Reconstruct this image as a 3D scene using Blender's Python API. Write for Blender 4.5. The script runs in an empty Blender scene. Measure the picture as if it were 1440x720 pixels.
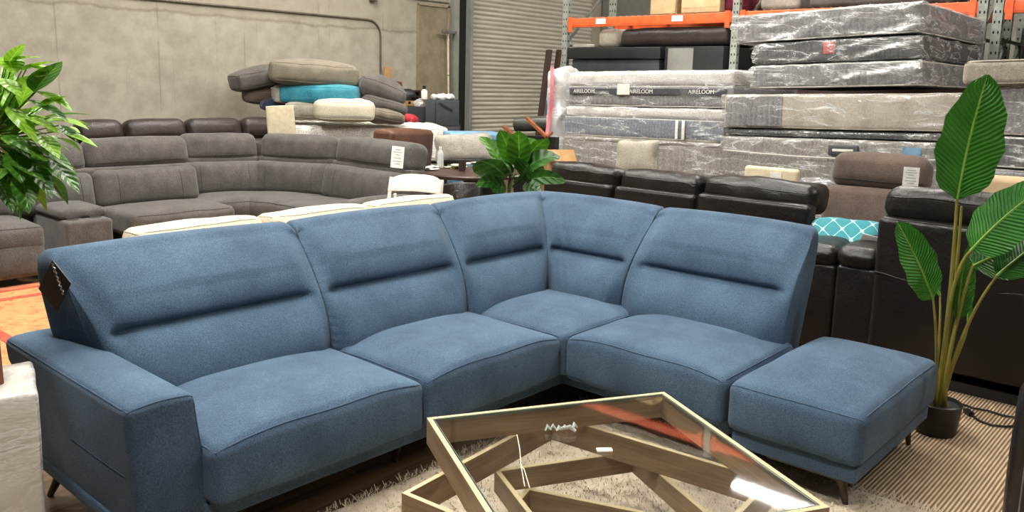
import bpy, bmesh, math, random
from mathutils import Vector, Matrix, Euler, noise
PI = math.pi
sc = bpy.context.scene
COL = sc.collection
random.seed(7)

# ------------------------------------------------------------------ camera
# World axes follow the sofa: +x along its long run, -y out in front of it.
F = 1180.0; PX = 720.0; PY = 320.0
PT = math.atan(200 / 1180.0); RL = math.atan(.025)
CP = Vector((-3.302, -2.561, 1.65))
def toL(v): return Vector((v[0]*.6626 + v[1]*.749, -(v[0]*.749 - v[1]*.6626), v[2]))
_fw = Vector((0, math.cos(PT), -math.sin(PT))); _up = Vector((0, math.sin(PT), math.cos(PT))); _rt = Vector((1, 0, 0))
RT = toL(math.cos(RL)*_rt + math.sin(RL)*_up).normalized()
UP = toL(-math.sin(RL)*_rt + math.cos(RL)*_up).normalized()
FW = toL(_fw).normalized()
cam = bpy.data.cameras.new('camera'); camo = bpy.data.objects.new('camera', cam); COL.objects.link(camo)
camo.matrix_world = Matrix(((RT.x, UP.x, -FW.x, CP.x), (RT.y, UP.y, -FW.y, CP.y), (RT.z, UP.z, -FW.z, CP.z), (0, 0, 0, 1)))
cam.sensor_width = 36; cam.lens = 36*F/1440; cam.shift_y = -40/1440; cam.clip_end = 200; cam.clip_start = .05
sc.camera = camo
def P(px, py, x=None, y=None, z=None, d=None):
    r = FW + RT*((px-PX)/F) - UP*((py-PY)/F)
    if x is not None: t = (x-CP.x)/r.x
    elif y is not None: t = (y-CP.y)/r.y
    elif z is not None: t = (z-CP.z)/r.z
    else: t = d/(r.x*.749 + r.y*.6626)
    return CP + r*t

# ------------------------------------------------------------------ materials
def S(r, g, b):
    f = lambda c: (c/255/12.92) if c/255 <= .04045 else ((c/255+.055)/1.055)**2.4
    return (f(r), f(g), f(b), 1)
def node(nt, t, **k):
    n = nt.nodes.new(t)
    for a, b in k.items():
        if a in n.inputs: n.inputs[a].default_value = b
        else: setattr(n, a, b)
    return n
def newmat(name):
    m = bpy.data.materials.new(name); m.use_nodes = True
    nt = m.node_tree; nt.nodes.clear()
    out = nt.nodes.new('ShaderNodeOutputMaterial')
    b = nt.nodes.new('ShaderNodeBsdfPrincipled'); nt.links.new(b.outputs[0], out.inputs[0])
    return m, nt, b, out
def mapping(nt, scale=(1, 1, 1), coord='Object'):
    tc = nt.nodes.new('ShaderNodeTexCoord'); mp = nt.nodes.new('ShaderNodeMapping')
    mp.inputs['Scale'].default_value = scale
    nt.links.new(tc.outputs[coord], mp.inputs[0]); return mp.outputs[0]
def ramp(nt, src, stops):
    r = nt.nodes.new('ShaderNodeValToRGB'); e = r.color_ramp.elements
    while len(e) < len(stops): e.new(.5)
    for i, (p, c) in enumerate(stops): e[i].position = p; e[i].color = c
    nt.links.new(src, r.inputs[0]); return r.outputs[0]
def tex(nt, vec, scale, detail=4, rough=.55, dist=0):
    n = node(nt, 'ShaderNodeTexNoise'); n.inputs['Scale'].default_value = scale; n.inputs['Detail'].default_value = detail
    n.inputs['Roughness'].default_value = rough; n.inputs['Distortion'].default_value = dist
    nt.links.new(vec, n.inputs['Vector']); return n.outputs['Fac']
def bump(nt, b, h, strength, dist=.01):
    n = node(nt, 'ShaderNodeBump', Strength=strength, Distance=dist); nt.links.new(h, n.inputs['Height'])
    nt.links.new(n.outputs[0], b.inputs['Normal'])
def mixc(nt, fac, a, b, mode='MIX'):
    m = nt.nodes.new('ShaderNodeMix'); m.data_type = 'RGBA'; m.blend_type = mode
    for s, v in ((0, fac), (6, a), (7, b)):
        if hasattr(v, 'links') or hasattr(v, 'is_linked'): nt.links.new(v, m.inputs[s])
        else: m.inputs[s].default_value = v
    return m.outputs[2]
_mc = {}
def mat(name, c1, c2=None, rough=.6, scale=8, bumps=.0, bscale=60, metal=0, sheen=0, stretch=(1, 1, 1), coat=0, detail=4, lo=.35, hi=.65, spec=.5, bdist=.01):
    if name in _mc: return _mc[name]
    m, nt, b, out = newmat(name)
    v = mapping(nt, stretch)
    b.inputs['Roughness'].default_value = rough; b.inputs['Metallic'].default_value = metal
    b.inputs['Specular IOR Level'].default_value = spec
    if sheen: b.inputs['Sheen Weight'].default_value = sheen; b.inputs['Sheen Roughness'].default_value = .5
    if coat: b.inputs['Coat Weight'].default_value = coat; b.inputs['Coat Roughness'].default_value = .15
    n = tex(nt, v, scale, detail)
    nt.links.new(ramp(nt, n, [(lo, c1), (hi, c2 or tuple(min(1, x*1.15) for x in c1[:3]) + (1,))]), b.inputs['Base Color'])
    if bumps: bump(nt, b, tex(nt, v, bscale, 3), bumps, bdist)
    _mc[name] = m; return m
def fabric(name, c1, c2, scale=5, weave=220, bstr=.35, sheen=.15, rough=.9):
    if name in _mc: return _mc[name]
    m, nt, b, out = newmat(name)
    v = mapping(nt)
    n1 = tex(nt, v, scale, 5, .6); n2 = tex(nt, v, weave, 2)
    c = ramp(nt, n1, [(.3, c1), (.7, c2)])
    dk = ramp(nt, n2, [(.35, (.72, .72, .72, 1)), (.65, (1.15, 1.15, 1.15, 1))])
    nt.links.new(mixc(nt, 1.0, c, dk, 'MULTIPLY'), b.inputs['Base Color'])
    b.inputs['Roughness'].default_value = rough; b.inputs['Specular IOR Level'].default_value = .25
    b.inputs['Sheen Weight'].default_value = sheen; b.inputs['Sheen Roughness'].default_value = .45
    bump(nt, b, n2, bstr, .003)
    _mc[name] = m; return m

BLUE = fabric('blue_fabric', S(61, 81, 101), S(83, 106, 128), 3.2, 190, .5, .07)
BLUEP = mat('blue_piping', S(50, 70, 94), S(66, 88, 114), .8, 60)
GREYF = fabric('grey_suede', S(74, 71, 68), S(98, 94, 90), 6, 120, .6, .2)
GREYD = mat('grey_piping', S(46, 44, 42), S(58, 55, 53), .8, 60)
BROWNS = fabric('brown_suede', S(88, 74, 66), S(108, 93, 83), 5, 140, .4, .2)
def leather(name, c1, c2, rough=.38, b=.35):
    if name in _mc: return _mc[name]
    m, nt, bs, out = newmat(name)
    v = mapping(nt)
    n = tex(nt, v, 4, 5)
    nt.links.new(ramp(nt, n, [(.3, c1), (.7, c2)]), bs.inputs['Base Color']); bs.inputs['Specular IOR Level'].default_value = .4
    w = tex(nt, v, 14, 4, .6, 1.2); g = tex(nt, v, 160, 2)
    mm = node(nt, 'ShaderNodeMath', operation='MULTIPLY_ADD'); nt.links.new(g, mm.inputs[0]); mm.inputs[1].default_value = .15; nt.links.new(w, mm.inputs[2])
    bs.inputs['Roughness'].default_value = rough
    bump(nt, bs, mm.outputs[0], b, .02)
    _mc[name] = m; return m
BLACKL = leather('black_leather', S(24, 20, 18), S(36, 31, 28), .33)
DBROWNL = leather('dark_brown_leather', S(42, 35, 32), S(58, 49, 45), .36)
BROWNL = leather('cognac_leather', S(80, 52, 37), S(104, 70, 50), .4)
CREAM = fabric('cream_fabric', S(205, 196, 172), S(222, 213, 190), 6, 160, .3)
CREAMB = mat('cream_foam', S(206, 192, 160), S(222, 208, 178), .9, 20, .1)
TAUPE = fabric('taupe_fabric', S(116, 108, 94), S(142, 133, 117), 5, 150, .3)
DGREY = fabric('dark_grey_fabric', S(84, 80, 75), S(104, 99, 93), 5, 150, .3)
LGREY = fabric('light_grey_fabric', S(140, 134, 125), S(172, 166, 155), 9, 120, .3)
BEIGEG = fabric('beige_grey_fabric', S(150, 142, 128), S(176, 168, 152), 7, 120, .3)
TEAL = fabric('teal_velvet', S(34, 118, 138), S(78, 156, 172), 5, 120, .3)
NAVY = fabric('navy_fabric', S(34, 44, 66), S(52, 64, 88), 6, 120, .3)
WHITEQ = fabric('white_quilting', S(232, 228, 216), S(244, 240, 230), 9, 60, .8)
TAN = mat('tan_board', S(198, 166, 122), S(216, 186, 144), .8, 10)
BLACKP = mat('black_plastic', S(20, 20, 21), S(30, 30, 31), .45, 20)
SLATE = mat('slate_panel', S(48, 51, 56), S(60, 63, 68), .55, 12)
METALD = mat('dark_metal', S(62, 56, 48), S(84, 76, 66), .35, 30, metal=.8)
CHROME = mat('chrome', S(200, 200, 200), S(225, 225, 225), .2, 30, metal=1)
WHITEP = mat('white_plastic', S(232, 228, 216), S(240, 236, 226), .4, 20)
PAPER = mat('white_paper', S(226, 222, 212), S(240, 238, 230), .8, 20)
INK = mat('grey_ink', S(158, 154, 148), S(176, 172, 166), .8, 20)
REDP = mat('red_plastic', S(168, 34, 44), S(190, 52, 60), .5, 20)
BLUEW = mat('light_blue_cover', S(92, 138, 172), S(134, 176, 204), .5, 9)
CARD = mat('cardboard', S(168, 128, 82), S(190, 150, 102), .85, 12, .1)
CARDW = mat('pale_cardboard', S(190, 164, 120), S(206, 182, 140), .85, 12, .1)
ORANGE = mat('orange_paint', S(214, 84, 36), S(232, 104, 50), .45, 9)
RACKG = mat('grey_green_steel', S(132, 138, 130), S(158, 162, 152), .5, 16, metal=.2)
HOLE = mat('dark_hole', S(14, 14, 14), S(20, 20, 20), .9, 10)
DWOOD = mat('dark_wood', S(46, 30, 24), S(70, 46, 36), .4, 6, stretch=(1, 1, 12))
OWOOD = mat('orange_wood', S(120, 66, 32), S(150, 88, 46), .4, 9)
TREEB = mat('palm_stem', S(150, 140, 60), S(112, 110, 44), .5, 20, stretch=(1, 1, .2))
STEMR = mat('reddish_stem', S(88, 34, 30), S(120, 60, 44), .7, 18)
MAROON = mat('maroon_cloth', S(96, 18, 40), S(122, 30, 56), .8, 12)

def leafmat(name, c1, c2, vein, vs=70, strength=.5, rough=.35, trans=.25):
    m, nt, b, out = newmat(name)
    uv = nt.nodes.new('ShaderNodeUVMap'); sep = nt.nodes.new('ShaderNodeSeparateXYZ'); nt.links.new(uv.outputs[0], sep.inputs[0])
    # u across (0..1), v along
    def math_(op, a, bb=None, c=None):
        n = nt.nodes.new('ShaderNodeMath'); n.operation = op
        for i, q in enumerate((a, bb, c)):
            if q is None: continue
            if hasattr(q, 'is_linked'): nt.links.new(q, n.inputs[i])
            else: n.inputs[i].default_value = q
        return n.outputs[0]
    au = math_('ABSOLUTE', math_('SUBTRACT', sep.outputs[0], .5))
    ph = math_('SUBTRACT', math_('MULTIPLY', sep.outputs[1], vs), math_('MULTIPLY', au, vs*.35))
    w = math_('SINE', ph)
    mid = math_('LESS_THAN', au, .022)
    v = mapping(nt)
    n1 = tex(nt, v, 7, 3)
    c = ramp(nt, n1, [(.3, c1), (.7, c2)])
    wv = ramp(nt, math_('MULTIPLY_ADD', w, .5, .5), [(0, (.8, .8, .8, 1)), (1, (1.08, 1.08, 1.08, 1))])
    c = mixc(nt, 1.0, c, wv, 'MULTIPLY')
    c = mixc(nt, mid, c, vein)
    nt.links.new(c, b.inputs['Base Color'])
    b.inputs['Roughness'].default_value = rough
    bump(nt, b, w, strength, .004)
    tr = nt.nodes.new('ShaderNodeBsdfTranslucent'); nt.links.new(c, tr.inputs[0])
    mx = nt.nodes.new('ShaderNodeMixShader'); mx.inputs[0].default_value = trans
    nt.links.new(b.outputs[0], mx.inputs[1]); nt.links.new(tr.outputs[0], mx.inputs[2]); nt.links.new(mx.outputs[0], out.inputs[0])
    return m
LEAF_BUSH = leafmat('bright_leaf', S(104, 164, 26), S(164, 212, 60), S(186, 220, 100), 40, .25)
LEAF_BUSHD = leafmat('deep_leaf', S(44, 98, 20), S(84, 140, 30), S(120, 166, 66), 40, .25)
LEAF_PALM = leafmat('palm_leaf', S(40, 106, 24), S(60, 134, 34), S(132, 190, 72), 150, .8, .4, .15)
LEAF_FIG = leafmat('fig_leaf', S(28, 74, 26), S(58, 108, 36), S(104, 146, 74), 30, .6, .35, .12)

def film(name, veil=.10, streak=.62, tint=(.93, .93, .91, 1), scale=1.5, stretch=(1, 1, 1)):
    m, nt, b, out = newmat(name)
    nt.nodes.remove(b)
    tc = nt.nodes.new('ShaderNodeTexCoord'); mp = nt.nodes.new('ShaderNodeMapping'); mp.inputs['Rotation'].default_value = (.75, .3, .2); mp.inputs['Scale'].default_value = (1.4, .9, 3.4)
    nt.links.new(tc.outputs['Object'], mp.inputs[0]); v = mp.outputs[0]
    n1 = nt.nodes.new('ShaderNodeTexNoise'); nt.links.new(v, n1.inputs['Vector'])
    n1.inputs['Scale'].default_value = scale; n1.inputs['Detail'].default_value = 5; n1.inputs['Distortion'].default_value = .5
    n1.inputs['Roughness'].default_value = .6
    rd = nt.nodes.new('ShaderNodeMath'); rd.operation = 'SUBTRACT'; nt.links.new(n1.outputs['Fac'], rd.inputs[0]); rd.inputs[1].default_value = .5
    ab = nt.nodes.new('ShaderNodeMath'); ab.operation = 'ABSOLUTE'; nt.links.new(rd.outputs[0], ab.inputs[0])
    fac = ramp(nt, ab.outputs[0], [(0, (veil+streak,)*3 + (1,)), (.012, (veil+.16,)*3 + (1,)), (.05, (veil,)*3 + (1,))])  # creases whitened, with highlight streaks painted into the film's opacity
    bp = node(nt, 'ShaderNodeBump', Strength=.9, Distance=.03); nt.links.new(ab.outputs[0], bp.inputs['Height'])
    gl = nt.nodes.new('ShaderNodeBsdfPrincipled'); gl.inputs['Base Color'].default_value = tint; gl.inputs['Roughness'].default_value = .22
    gl.inputs['Specular IOR Level'].default_value = .9
    nt.links.new(bp.outputs[0], gl.inputs['Normal'])
    tr = nt.nodes.new('ShaderNodeBsdfTransparent')
    mx = nt.nodes.new('ShaderNodeMixShader'); nt.links.new(fac, mx.inputs[0]); nt.links.new(tr.outputs[0], mx.inputs[1]); nt.links.new(gl.outputs[0], mx.inputs[2])
    gg = nt.nodes.new('ShaderNodeBsdfGlossy'); gg.inputs['Roughness'].default_value = .2; nt.links.new(bp.outputs[0], gg.inputs['Normal'])
    mx2 = nt.nodes.new('ShaderNodeMixShader'); mx2.inputs[0].default_value = .07
    nt.links.new(mx.outputs[0], mx2.inputs[1]); nt.links.new(gg.outputs[0], mx2.inputs[2]); nt.links.new(mx2.outputs[0], out.inputs[0])
    return m
FILM = film('clear_plastic_film')
FILMW = film('milky_plastic_film', .42, .4)

# ------------------------------------------------------------------ mesh helpers
def finish(name, verts, faces, mats, parent=None, fmat=None, loc=None, rot=None, recalc=False, ang=.75, uvs=None):
    me = bpy.data.meshes.new(name)
    me.from_pydata([tuple(v) for v in verts], [], faces)
    if not isinstance(mats, (list, tuple)): mats = [mats]
    for m in mats: me.materials.append(m)
    if fmat: me.polygons.foreach_set('material_index', fmat)
    if uvs is not None:
        ul = me.uv_layers.new(name='UVMap')
        for lp in me.loops: ul.data[lp.index].uv = uvs[lp.vertex_index]
    bm = bmesh.new(); bm.from_mesh(me)
    if recalc: bmesh.ops.recalc_face_normals(bm, faces=bm.faces)
    for f in bm.faces: f.smooth = True
    for e in bm.edges:
        if len(e.link_faces) == 2 and e.calc_face_angle(0) > ang: e.smooth = False
    bm.to_mesh(me); bm.free()
    o = bpy.data.objects.new(name, me); COL.objects.link(o)
    if loc is not None: o.location = loc
    if rot is not None: o.rotation_euler = rot
    if parent is not None: o.parent = parent
    return o
class MB:
    def __init__(s): s.v = []; s.f = []; s.m = []; s.uv = []
    def add(s, verts, faces, mi=0, M=None, uv=None):
        k = len(s.v)
        s.v += [(M @ Vector(p)) if M is not None else Vector(p) for p in verts]
        s.f += [tuple(i+k for i in f) for f in faces]; s.m += [mi]*len(faces)
        s.uv += uv if uv else [(0, 0)]*len(verts)
        return s
    def box(s, c, size, rot=None, mi=0, r=0):
        if r:
            f = cmap(size, r); v, fa = lattice(size, r, (1, 1, 1), 2); v = [f(p) for p in v]
        else:
            x, y, z = (q/2 for q in size)
            v = [(-x,-y,-z),(x,-y,-z),(x,y,-z),(-x,y,-z),(-x,-y,z),(x,-y,z),(x,y,z),(-x,y,z)]
            fa = [(0,3,2,1),(4,5,6,7),(0,1,5,4),(1,2,6,5),(2,3,7,6),(3,0,4,7)]
        M = Matrix.Translation(c) @ (Euler(rot).to_matrix().to_4x4() if rot else Matrix())
        return s.add(v, fa, mi, M)
    def bar(s, a, b, w, h, mi=0):
        a = Vector(a); b = Vector(b); d = b-a; L = d.length
        q = d.to_track_quat('X', 'Z').to_matrix().to_4x4()
        x, y, z = L/2, w/2, h/2
        v = [(-x,-y,-z),(x,-y,-z),(x,y,-z),(-x,y,-z),(-x,-y,z),(x,-y,z),(x,y,z),(-x,y,z)]
        fa = [(0,3,2,1),(4,5,6,7),(0,1,5,4),(1,2,6,5),(2,3,7,6),(3,0,4,7)]
        return s.add(v, fa, mi, Matrix.Translation((a+b)/2) @ q)
    def tube(s, pts, r, n=8, mi=0, closed=False):
        pts = [Vector(p) for p in pts]; N = len(pts)
        rr = r if isinstance(r, (list, tuple)) else [r]*N
        v = []; fa = []; prev = None
        for i, p in enumerate(pts):
            if closed: t = (pts[(i+1) % N]-pts[i-1])
            else: t = pts[min(i+1, N-1)]-pts[max(i-1, 0)]
            t = t.normalized() if t.length > 1e-9 else Vector((0, 0, 1))
            if prev is None: a = t.orthogonal().normalized()
            else:
                a = prev-t*prev.dot(t); a = a.normalized() if a.length > 1e-6 else t.orthogonal().normalized()
            prev = a; b = t.cross(a)
            for k in range(n):
                w = 2*PI*k/n; v.append(p+(a*math.cos(w)+b*math.sin(w))*rr[i])
        for i in range(N if closed else N-1):
            j = (i+1) % N
            for k in range(n): fa.append((i*n+k, i*n+(k+1) % n, j*n+(k+1) % n, j*n+k))
        if not closed: fa += [tuple(range(n-1, -1, -1)), tuple((N-1)*n+k for k in range(n))]
        return s.add(v, fa, mi)
    def lathe(s, prof, n=24, c=(0, 0, 0), mi=0, M=None):
        v = []; fa = []; N = len(prof)
        for r, z in prof:
            for k in range(n):
                w = 2*PI*k/n; v.append((c[0]+r*math.cos(w), c[1]+r*math.sin(w), c[2]+z))
        for i in range(N-1):
            for k in range(n): fa.append((i*n+k, i*n+(k+1) % n, (i+1)*n+(k+1) % n, (i+1)*n+k))
        if prof[0][0] > 1e-6: fa.append(tuple(range(n-1, -1, -1)))
        if prof[-1][0] > 1e-6: fa.append(tuple((N-1)*n+k for k in range(n)))
        return s.add(v, fa, mi, M)
    def build(s, name, mats, parent=None, loc=None, rot=None, uv=False, **k):
        return finish(name, s.v, s.f, mats, parent, s.m, loc, rot, uvs=s.uv if uv else None, **k)
def axis(h, r, n, k):
    a = [h-r + r*math.tan(PI/4*i/k) for i in range(1, k+1)]
    mid = [-(h-r)+2*(h-r)*i/n for i in range(n+1)]
    return [-x for x in reversed(a)] + mid + a
def lattice(size, r, n=(8, 8, 4), k=4):
    A = [axis(size[i]/2, r if not isinstance(r, (tuple, list)) else r[i], n[i], k) for i in range(3)]
    idx = {}; v = []; f = []
    def g(i, j, l):
        key = (i, j, l)
        if key not in idx: idx[key] = len(v); v.append(Vector((A[0][i], A[1][j], A[2][l])))
        return idx[key]
    N = [len(a)-1 for a in A]
    for i in range(N[0]):
        for j in range(N[1]):
            f.append((g(i,j,0), g(i,j+1,0), g(i+1,j+1,0), g(i+1,j,0)))
            f.append((g(i,j,N[2]), g(i+1,j,N[2]), g(i+1,j+1,N[2]), g(i,j+1,N[2])))
    for i in range(N[0]):
        for l in range(N[2]):
            f.append((g(i,0,l), g(i+1,0,l), g(i+1,0,l+1), g(i,0,l+1)))
            f.append((g(i,N[1],l), g(i,N[1],l+1), g(i+1,N[1],l+1), g(i+1,N[1],l)))
    for j in range(N[1]):
        for l in range(N[2]):
            f.append((g(0,j,l), g(0,j,l+1), g(0,j+1,l+1), g(0,j+1,l)))
            f.append((g(N[0],j,l), g(N[0],j+1,l), g(N[0],j+1,l+1), g(N[0],j,l+1)))
    return v, f
def cmap(size, r, bulge=(0, 0, 0), deform=None, pw=2):
    h = Vector(size)/2
    def f(p):
        q = Vector([max(-(h[i]-r), min(h[i]-r, p[i])) for i in range(3)]); d = p-q
        o = q + (d.normalized()*r if d.length > 1e-9 else d)
        nn = [max(-1, min(1, o[i]/h[i])) for i in range(3)]
        w = [1-abs(x)**pw for x in nn]
        o2 = Vector((o.x + nn[0]*bulge[0]*w[1]*w[2], o.y + nn[1]*bulge[1]*w[0]*w[2], o.z + nn[2]*bulge[2]*w[0]*w[1]))
        return Vector(deform(o2, nn)) if deform else o2
    return f
def cushion(name, size, r, m, parent=None, loc=None, rot=None, bulge=(0, 0, 0), deform=None, n=(10, 10, 4), k=4, pw=2, wr=0, wscale=5, seed=0):
    f0 = cmap(size, r, bulge, deform, pw)
    def f(p):
        o = f0(p)
        if wr:
            q = Vector((o.x*wscale+seed, o.y*wscale, o.z*wscale*.8))
            o = o + Vector((noise.noise(q), noise.noise(q+Vector((9, 3, 1))), noise.noise(q+Vector((2, 7, 5)))))*wr
        return o
    v, fa = lattice(size, r, n, k)
    o = finish(name, [f(p) for p in v], fa, m, parent, loc=loc, rot=rot, ang=1.2)
    return o, f
def seam(name, f, raw, rad, m, parent, loc=None, rot=None, closed=False):
    return MB().tube([f(Vector(p)) for p in raw], rad, 6, closed=closed).build(name, m, parent, loc, rot)
def edge_loop(size, zs, n=10, inset=0):
    hx, hy, hz = (q/2-inset for q in size); z = zs*size[2]/2; pts = []
    for i in range(n): pts.append((-hx+2*hx*i/n, -hy, z))
    for i in range(n): pts.append((hx, -hy+2*hy*i/n, z))
    for i in range(n): pts.append((hx-2*hx*i/n, hy, z))
    for i in range(n): pts.append((-hx, hy-2*hy*i/n, z))
    return pts
def tag(o, label, cat, group=None, kind=None):
    o['label'] = label; o['category'] = cat
    if group: o['group'] = group
    if kind: o['kind'] = kind
    return o
def thing(name, label, cat, loc=(0, 0, 0), rz=0, group=None, rot=None):
    o = bpy.data.objects.new(name, None); COL.objects.link(o); o.empty_display_size = .1
    o.location = loc; o.rotation_euler = rot if rot else (0, 0, rz)
    return tag(o, label, cat, group)
def struct(o): o['kind'] = 'structure'; return o
def price_tag(parent, loc, rot, w=.11, h=.16):
    t = MB().box((0, 0, 0), (w, .003, h)).build('price_tag', PAPER, parent, loc, rot)
    t['label'] = 'white paper price tag'
    m = MB()
    for i, (z, ww) in enumerate([(.34, .5), (.22, .7), (.1, .35), (-.05, .6), (-.2, .72), (-.32, .45)]):
        m.box((0, -.0022, z*h), (w*ww, .0006, h*.045))
    m.build('print', INK, t)
    return t

# ------------------------------------------------------------------ setting
def planks_mat(name, c1, c2, c3, pw=.14, pl=1.2, rough=.4):
    m, nt, b, out = newmat(name)
    v = mapping(nt)
    br = nt.nodes.new('ShaderNodeTexBrick'); nt.links.new(v, br.inputs['Vector'])
    br.inputs['Scale'].default_value = 1; br.inputs['Brick Width'].default_value = pl; br.inputs['Row Height'].default_value = pw
    br.inputs['Mortar Size'].default_value = .003; br.inputs['Color1'].default_value = c1; br.inputs['Color2'].default_value = c2; br.inputs['Mortar'].default_value = (c1[0]*.3, c1[1]*.3, c1[2]*.3, 1)
    br.inputs['Bias'].default_value = 0
    g = tex(nt, mapping(nt, (2.5, 40, 1)), 1, 5)
    c = mixc(nt, 1.0, br.outputs[0], ramp(nt, g, [(.3, (.6, .6, .6, 1)), (.7, (1.2, 1.2, 1.2, 1))]), 'MULTIPLY')
    nt.links.new(c, b.inputs['Base Color']); b.inputs['Roughness'].default_value = rough
    bump(nt, b, g, .15, .004)
    return m
floor = struct(finish('floor', [(-9, -9, 0), (16, -9, 0), (16, 9, 0), (-9, 9, 0)], [(0, 1, 2, 3)], planks_mat('wood_floor', S(98, 72, 48), S(122, 92, 62), None)))

def concrete(name, marks=True, c1=S(146, 139, 124), c2=S(170, 163, 147)):
    m, nt, b, out = newmat(name)
    v = mapping(nt)
    n1 = tex(nt, v, .9, 6, .6, .4); n2 = tex(nt, v, 5, 5, .6)
    c = ramp(nt, n1, [(.3, c1), (.7, c2)])
    c = mixc(nt, .55, c, ramp(nt, n2, [(.3, (c1[0]*.82, c1[1]*.82, c1[2]*.82, 1)), (.62, c2)]))
    sep = nt.nodes.new('ShaderNodeSeparateXYZ'); nt.links.new(v, sep.inputs[0])
    def M(op, a, bb=None, c_=None, clamp=False):
        n = nt.nodes.new('ShaderNodeMath'); n.operation = op; n.use_clamp = clamp
        for i, q in enumerate((a, bb, c_)):
            if q is None: continue
            if hasattr(q, 'is_linked'): nt.links.new(q, n.inputs[i])
            else: n.inputs[i].default_value = q
        return n.outputs[0]
    if marks:
        ns = tex(nt, v, 2.3, 6, .7)
        # ragged pour line at 2.46 m, with the older concrete above it
        zz = M('ADD', sep.outputs[2], M('MULTIPLY', M('SUBTRACT', ns, .5), .16))
        line = M('SUBTRACT', 1, M('MULTIPLY', M('ABSOLUTE', M('SUBTRACT', zz, 2.46)), 30), clamp=True)
        c = mixc(nt, M('MULTIPLY', line, .55), c, S(96, 84, 66))
        above = M('GREATER_THAN', zz, 2.46)
        c = mixc(nt, M('MULTIPLY', above, .25), c, S(150, 138, 116))
        # vertical board joints
        jn = tex(nt, mapping(nt, (1.6, 1, .25)), 1, 3)
        fx = M('FRACT', M('DIVIDE', M('ADD', sep.outputs[0], M('MULTIPLY', M('SUBTRACT', jn, .5), .06)), 1.22))
        jl = M('SUBTRACT', 1, M('MULTIPLY', M('ABSOLUTE', M('SUBTRACT', fx, .5)), 85), clamp=True)
        brk = ramp(nt, tex(nt, mapping(nt, (.9, 1, 1.1)), 1.7, 3), [(.42, (0, 0, 0, 1)), (.58, (1, 1, 1, 1))])
        c = mixc(nt, M('MULTIPLY', M('MULTIPLY', jl, brk), .45), c, S(92, 82, 68))
        fx2 = M('FRACT', M('DIVIDE', sep.outputs[0], .61))
        jl2 = M('SUBTRACT', 1, M('MULTIPLY', M('ABSOLUTE', M('SUBTRACT', fx2, .3)), 60), clamp=True)
        brk2 = ramp(nt, tex(nt, mapping(nt, (1.3, 1, 1.4)), 1.1, 3), [(.52, (0, 0, 0, 1)), (.6, (1, 1, 1, 1))])
        c = mixc(nt, M('MULTIPLY', M('MULTIPLY', jl2, brk2), .25), c, S(100, 90, 76))
    nt.links.new(c, b.inputs['Base Color']); b.inputs['Roughness'].default_value = .85
    bump(nt, b, n2, .25, .01)
    return m
CONC = concrete('concrete')
CONC2 = concrete('grey_panel', False, S(112, 112, 104), S(128, 127, 118))
WY = 8.04
w = MB().box((-.9, WY+.15, 3.25), (16.2, .3, 6.5)).box((9.05, WY+.15, 5.5), (3.9, .3, 2)); w.box((11.3, WY+.15, 3.25), (.6, .3, 6.5))
struct(w.build('wall_back', CONC))
struct(MB().box((3.5, 0, 6.2), (25, 18, .2)).build('ceiling', mat('ceiling_panels', S(104, 102, 98), S(116, 114, 110), .9, 2)))
w = MB().box((11.3+.15, -.5, 3.25), (.3, 17, 6.5)); struct(w.build('wall_right', CONC2))
# recessed plaster panel and its frame beside the roller door
PIL = mat('painted_steel', S(150, 144, 126), S(164, 158, 140), .6, 5)
tr1 = MB().box((6.21, WY-.012, 1.6), (.035, .024, 2.66)).box((6.56, WY-.012, 2.93), (.74, .024, .035)).box((6.9, WY-.012, 1.6), (.05, .024, 2.7)); struct(tr1.build('trim_1', mat('weathered_wood', S(126, 112, 88), S(146, 132, 108), .8, 9)))
# panel inside
struct(MB().box((6.55, WY-.004, 1.5), (.64, .008, 2.8)).build('trim_2', concrete('stained_panel', False, S(112, 100, 80), S(142, 130, 106))))
# door: steel jambs, dark track, curtain of curved slats
struct(MB().box((7.02, WY-.05, 2.2), (.12, .1, 4.4)).box((7.33, WY-.08, 2.2), (.06, .16, 4.4)).build('trim_3', mat('jamb_steel', S(128, 130, 122), S(142, 143, 135), .5, 6)))
struct(MB().box((7.18, WY-.02, 2.2), (.24, .04, 4.4)).build('trim_4', HOLE))
v = []; fa = []; k = 0; nsl = 57; hs = .0795; seg = 6
for i in range(nsl):
    for j in range(seg+1):
        t = j/seg; z = i*hs+t*hs
        y = WY+.02 - .019*math.sin(PI*min(1, t/.8)) if t < .8 else WY+.02+.008*math.sin(PI*(t-.8)/.2)
        v += [(7.36, y, z), (11.1, y, z)]
for i in range(len(v)//2-1): fa.append((2*i, 2*i+1, 2*i+3, 2*i+2))
door = struct(finish('door_1', v, fa, mat('slat_steel', S(176, 170, 156), S(194, 188, 174), .5, 3, stretch=(.5, 1, 6))))
struct(MB().box((9.2, WY+.03, .04), (3.8, .06, .08)).build('trim_5', BLACKP))
# conduit runs on the wall
pts = [(-5, WY-.016, 2.60)] + [(x, WY-.016, 2.60) for x in (0, 2, 4, 5.1)]
for i in range(7): a = PI/2*i/6; pts.append((5.18+.24*math.sin(a), WY-.016, 2.60-.24+.24*math.cos(a)))
pts += [(5.42, WY-.016, 1.9), (5.42, WY-.016, 1.0)]
tag(MB().tube(pts, .016, 8).build('conduit_pipe', mat('conduit', S(84, 74, 62), S(104, 94, 80), .5, 10)), 'thin brown conduit running along the concrete wall and bending down behind the cushion pile', 'pipe')
tag(MB().tube([(4.4, WY-.016, 2.99), (6.9, WY-.016, 3.0)], .013, 8).box((5.25, WY-.05, 2.98), (.12, .09, .2), r=.02).build('wall_conduit', mat('conduit2', S(104, 96, 84), S(118, 110, 98), .5, 10)), 'short upper conduit with a drop-shaped fitting near the top of the wall', 'pipe')

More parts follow.
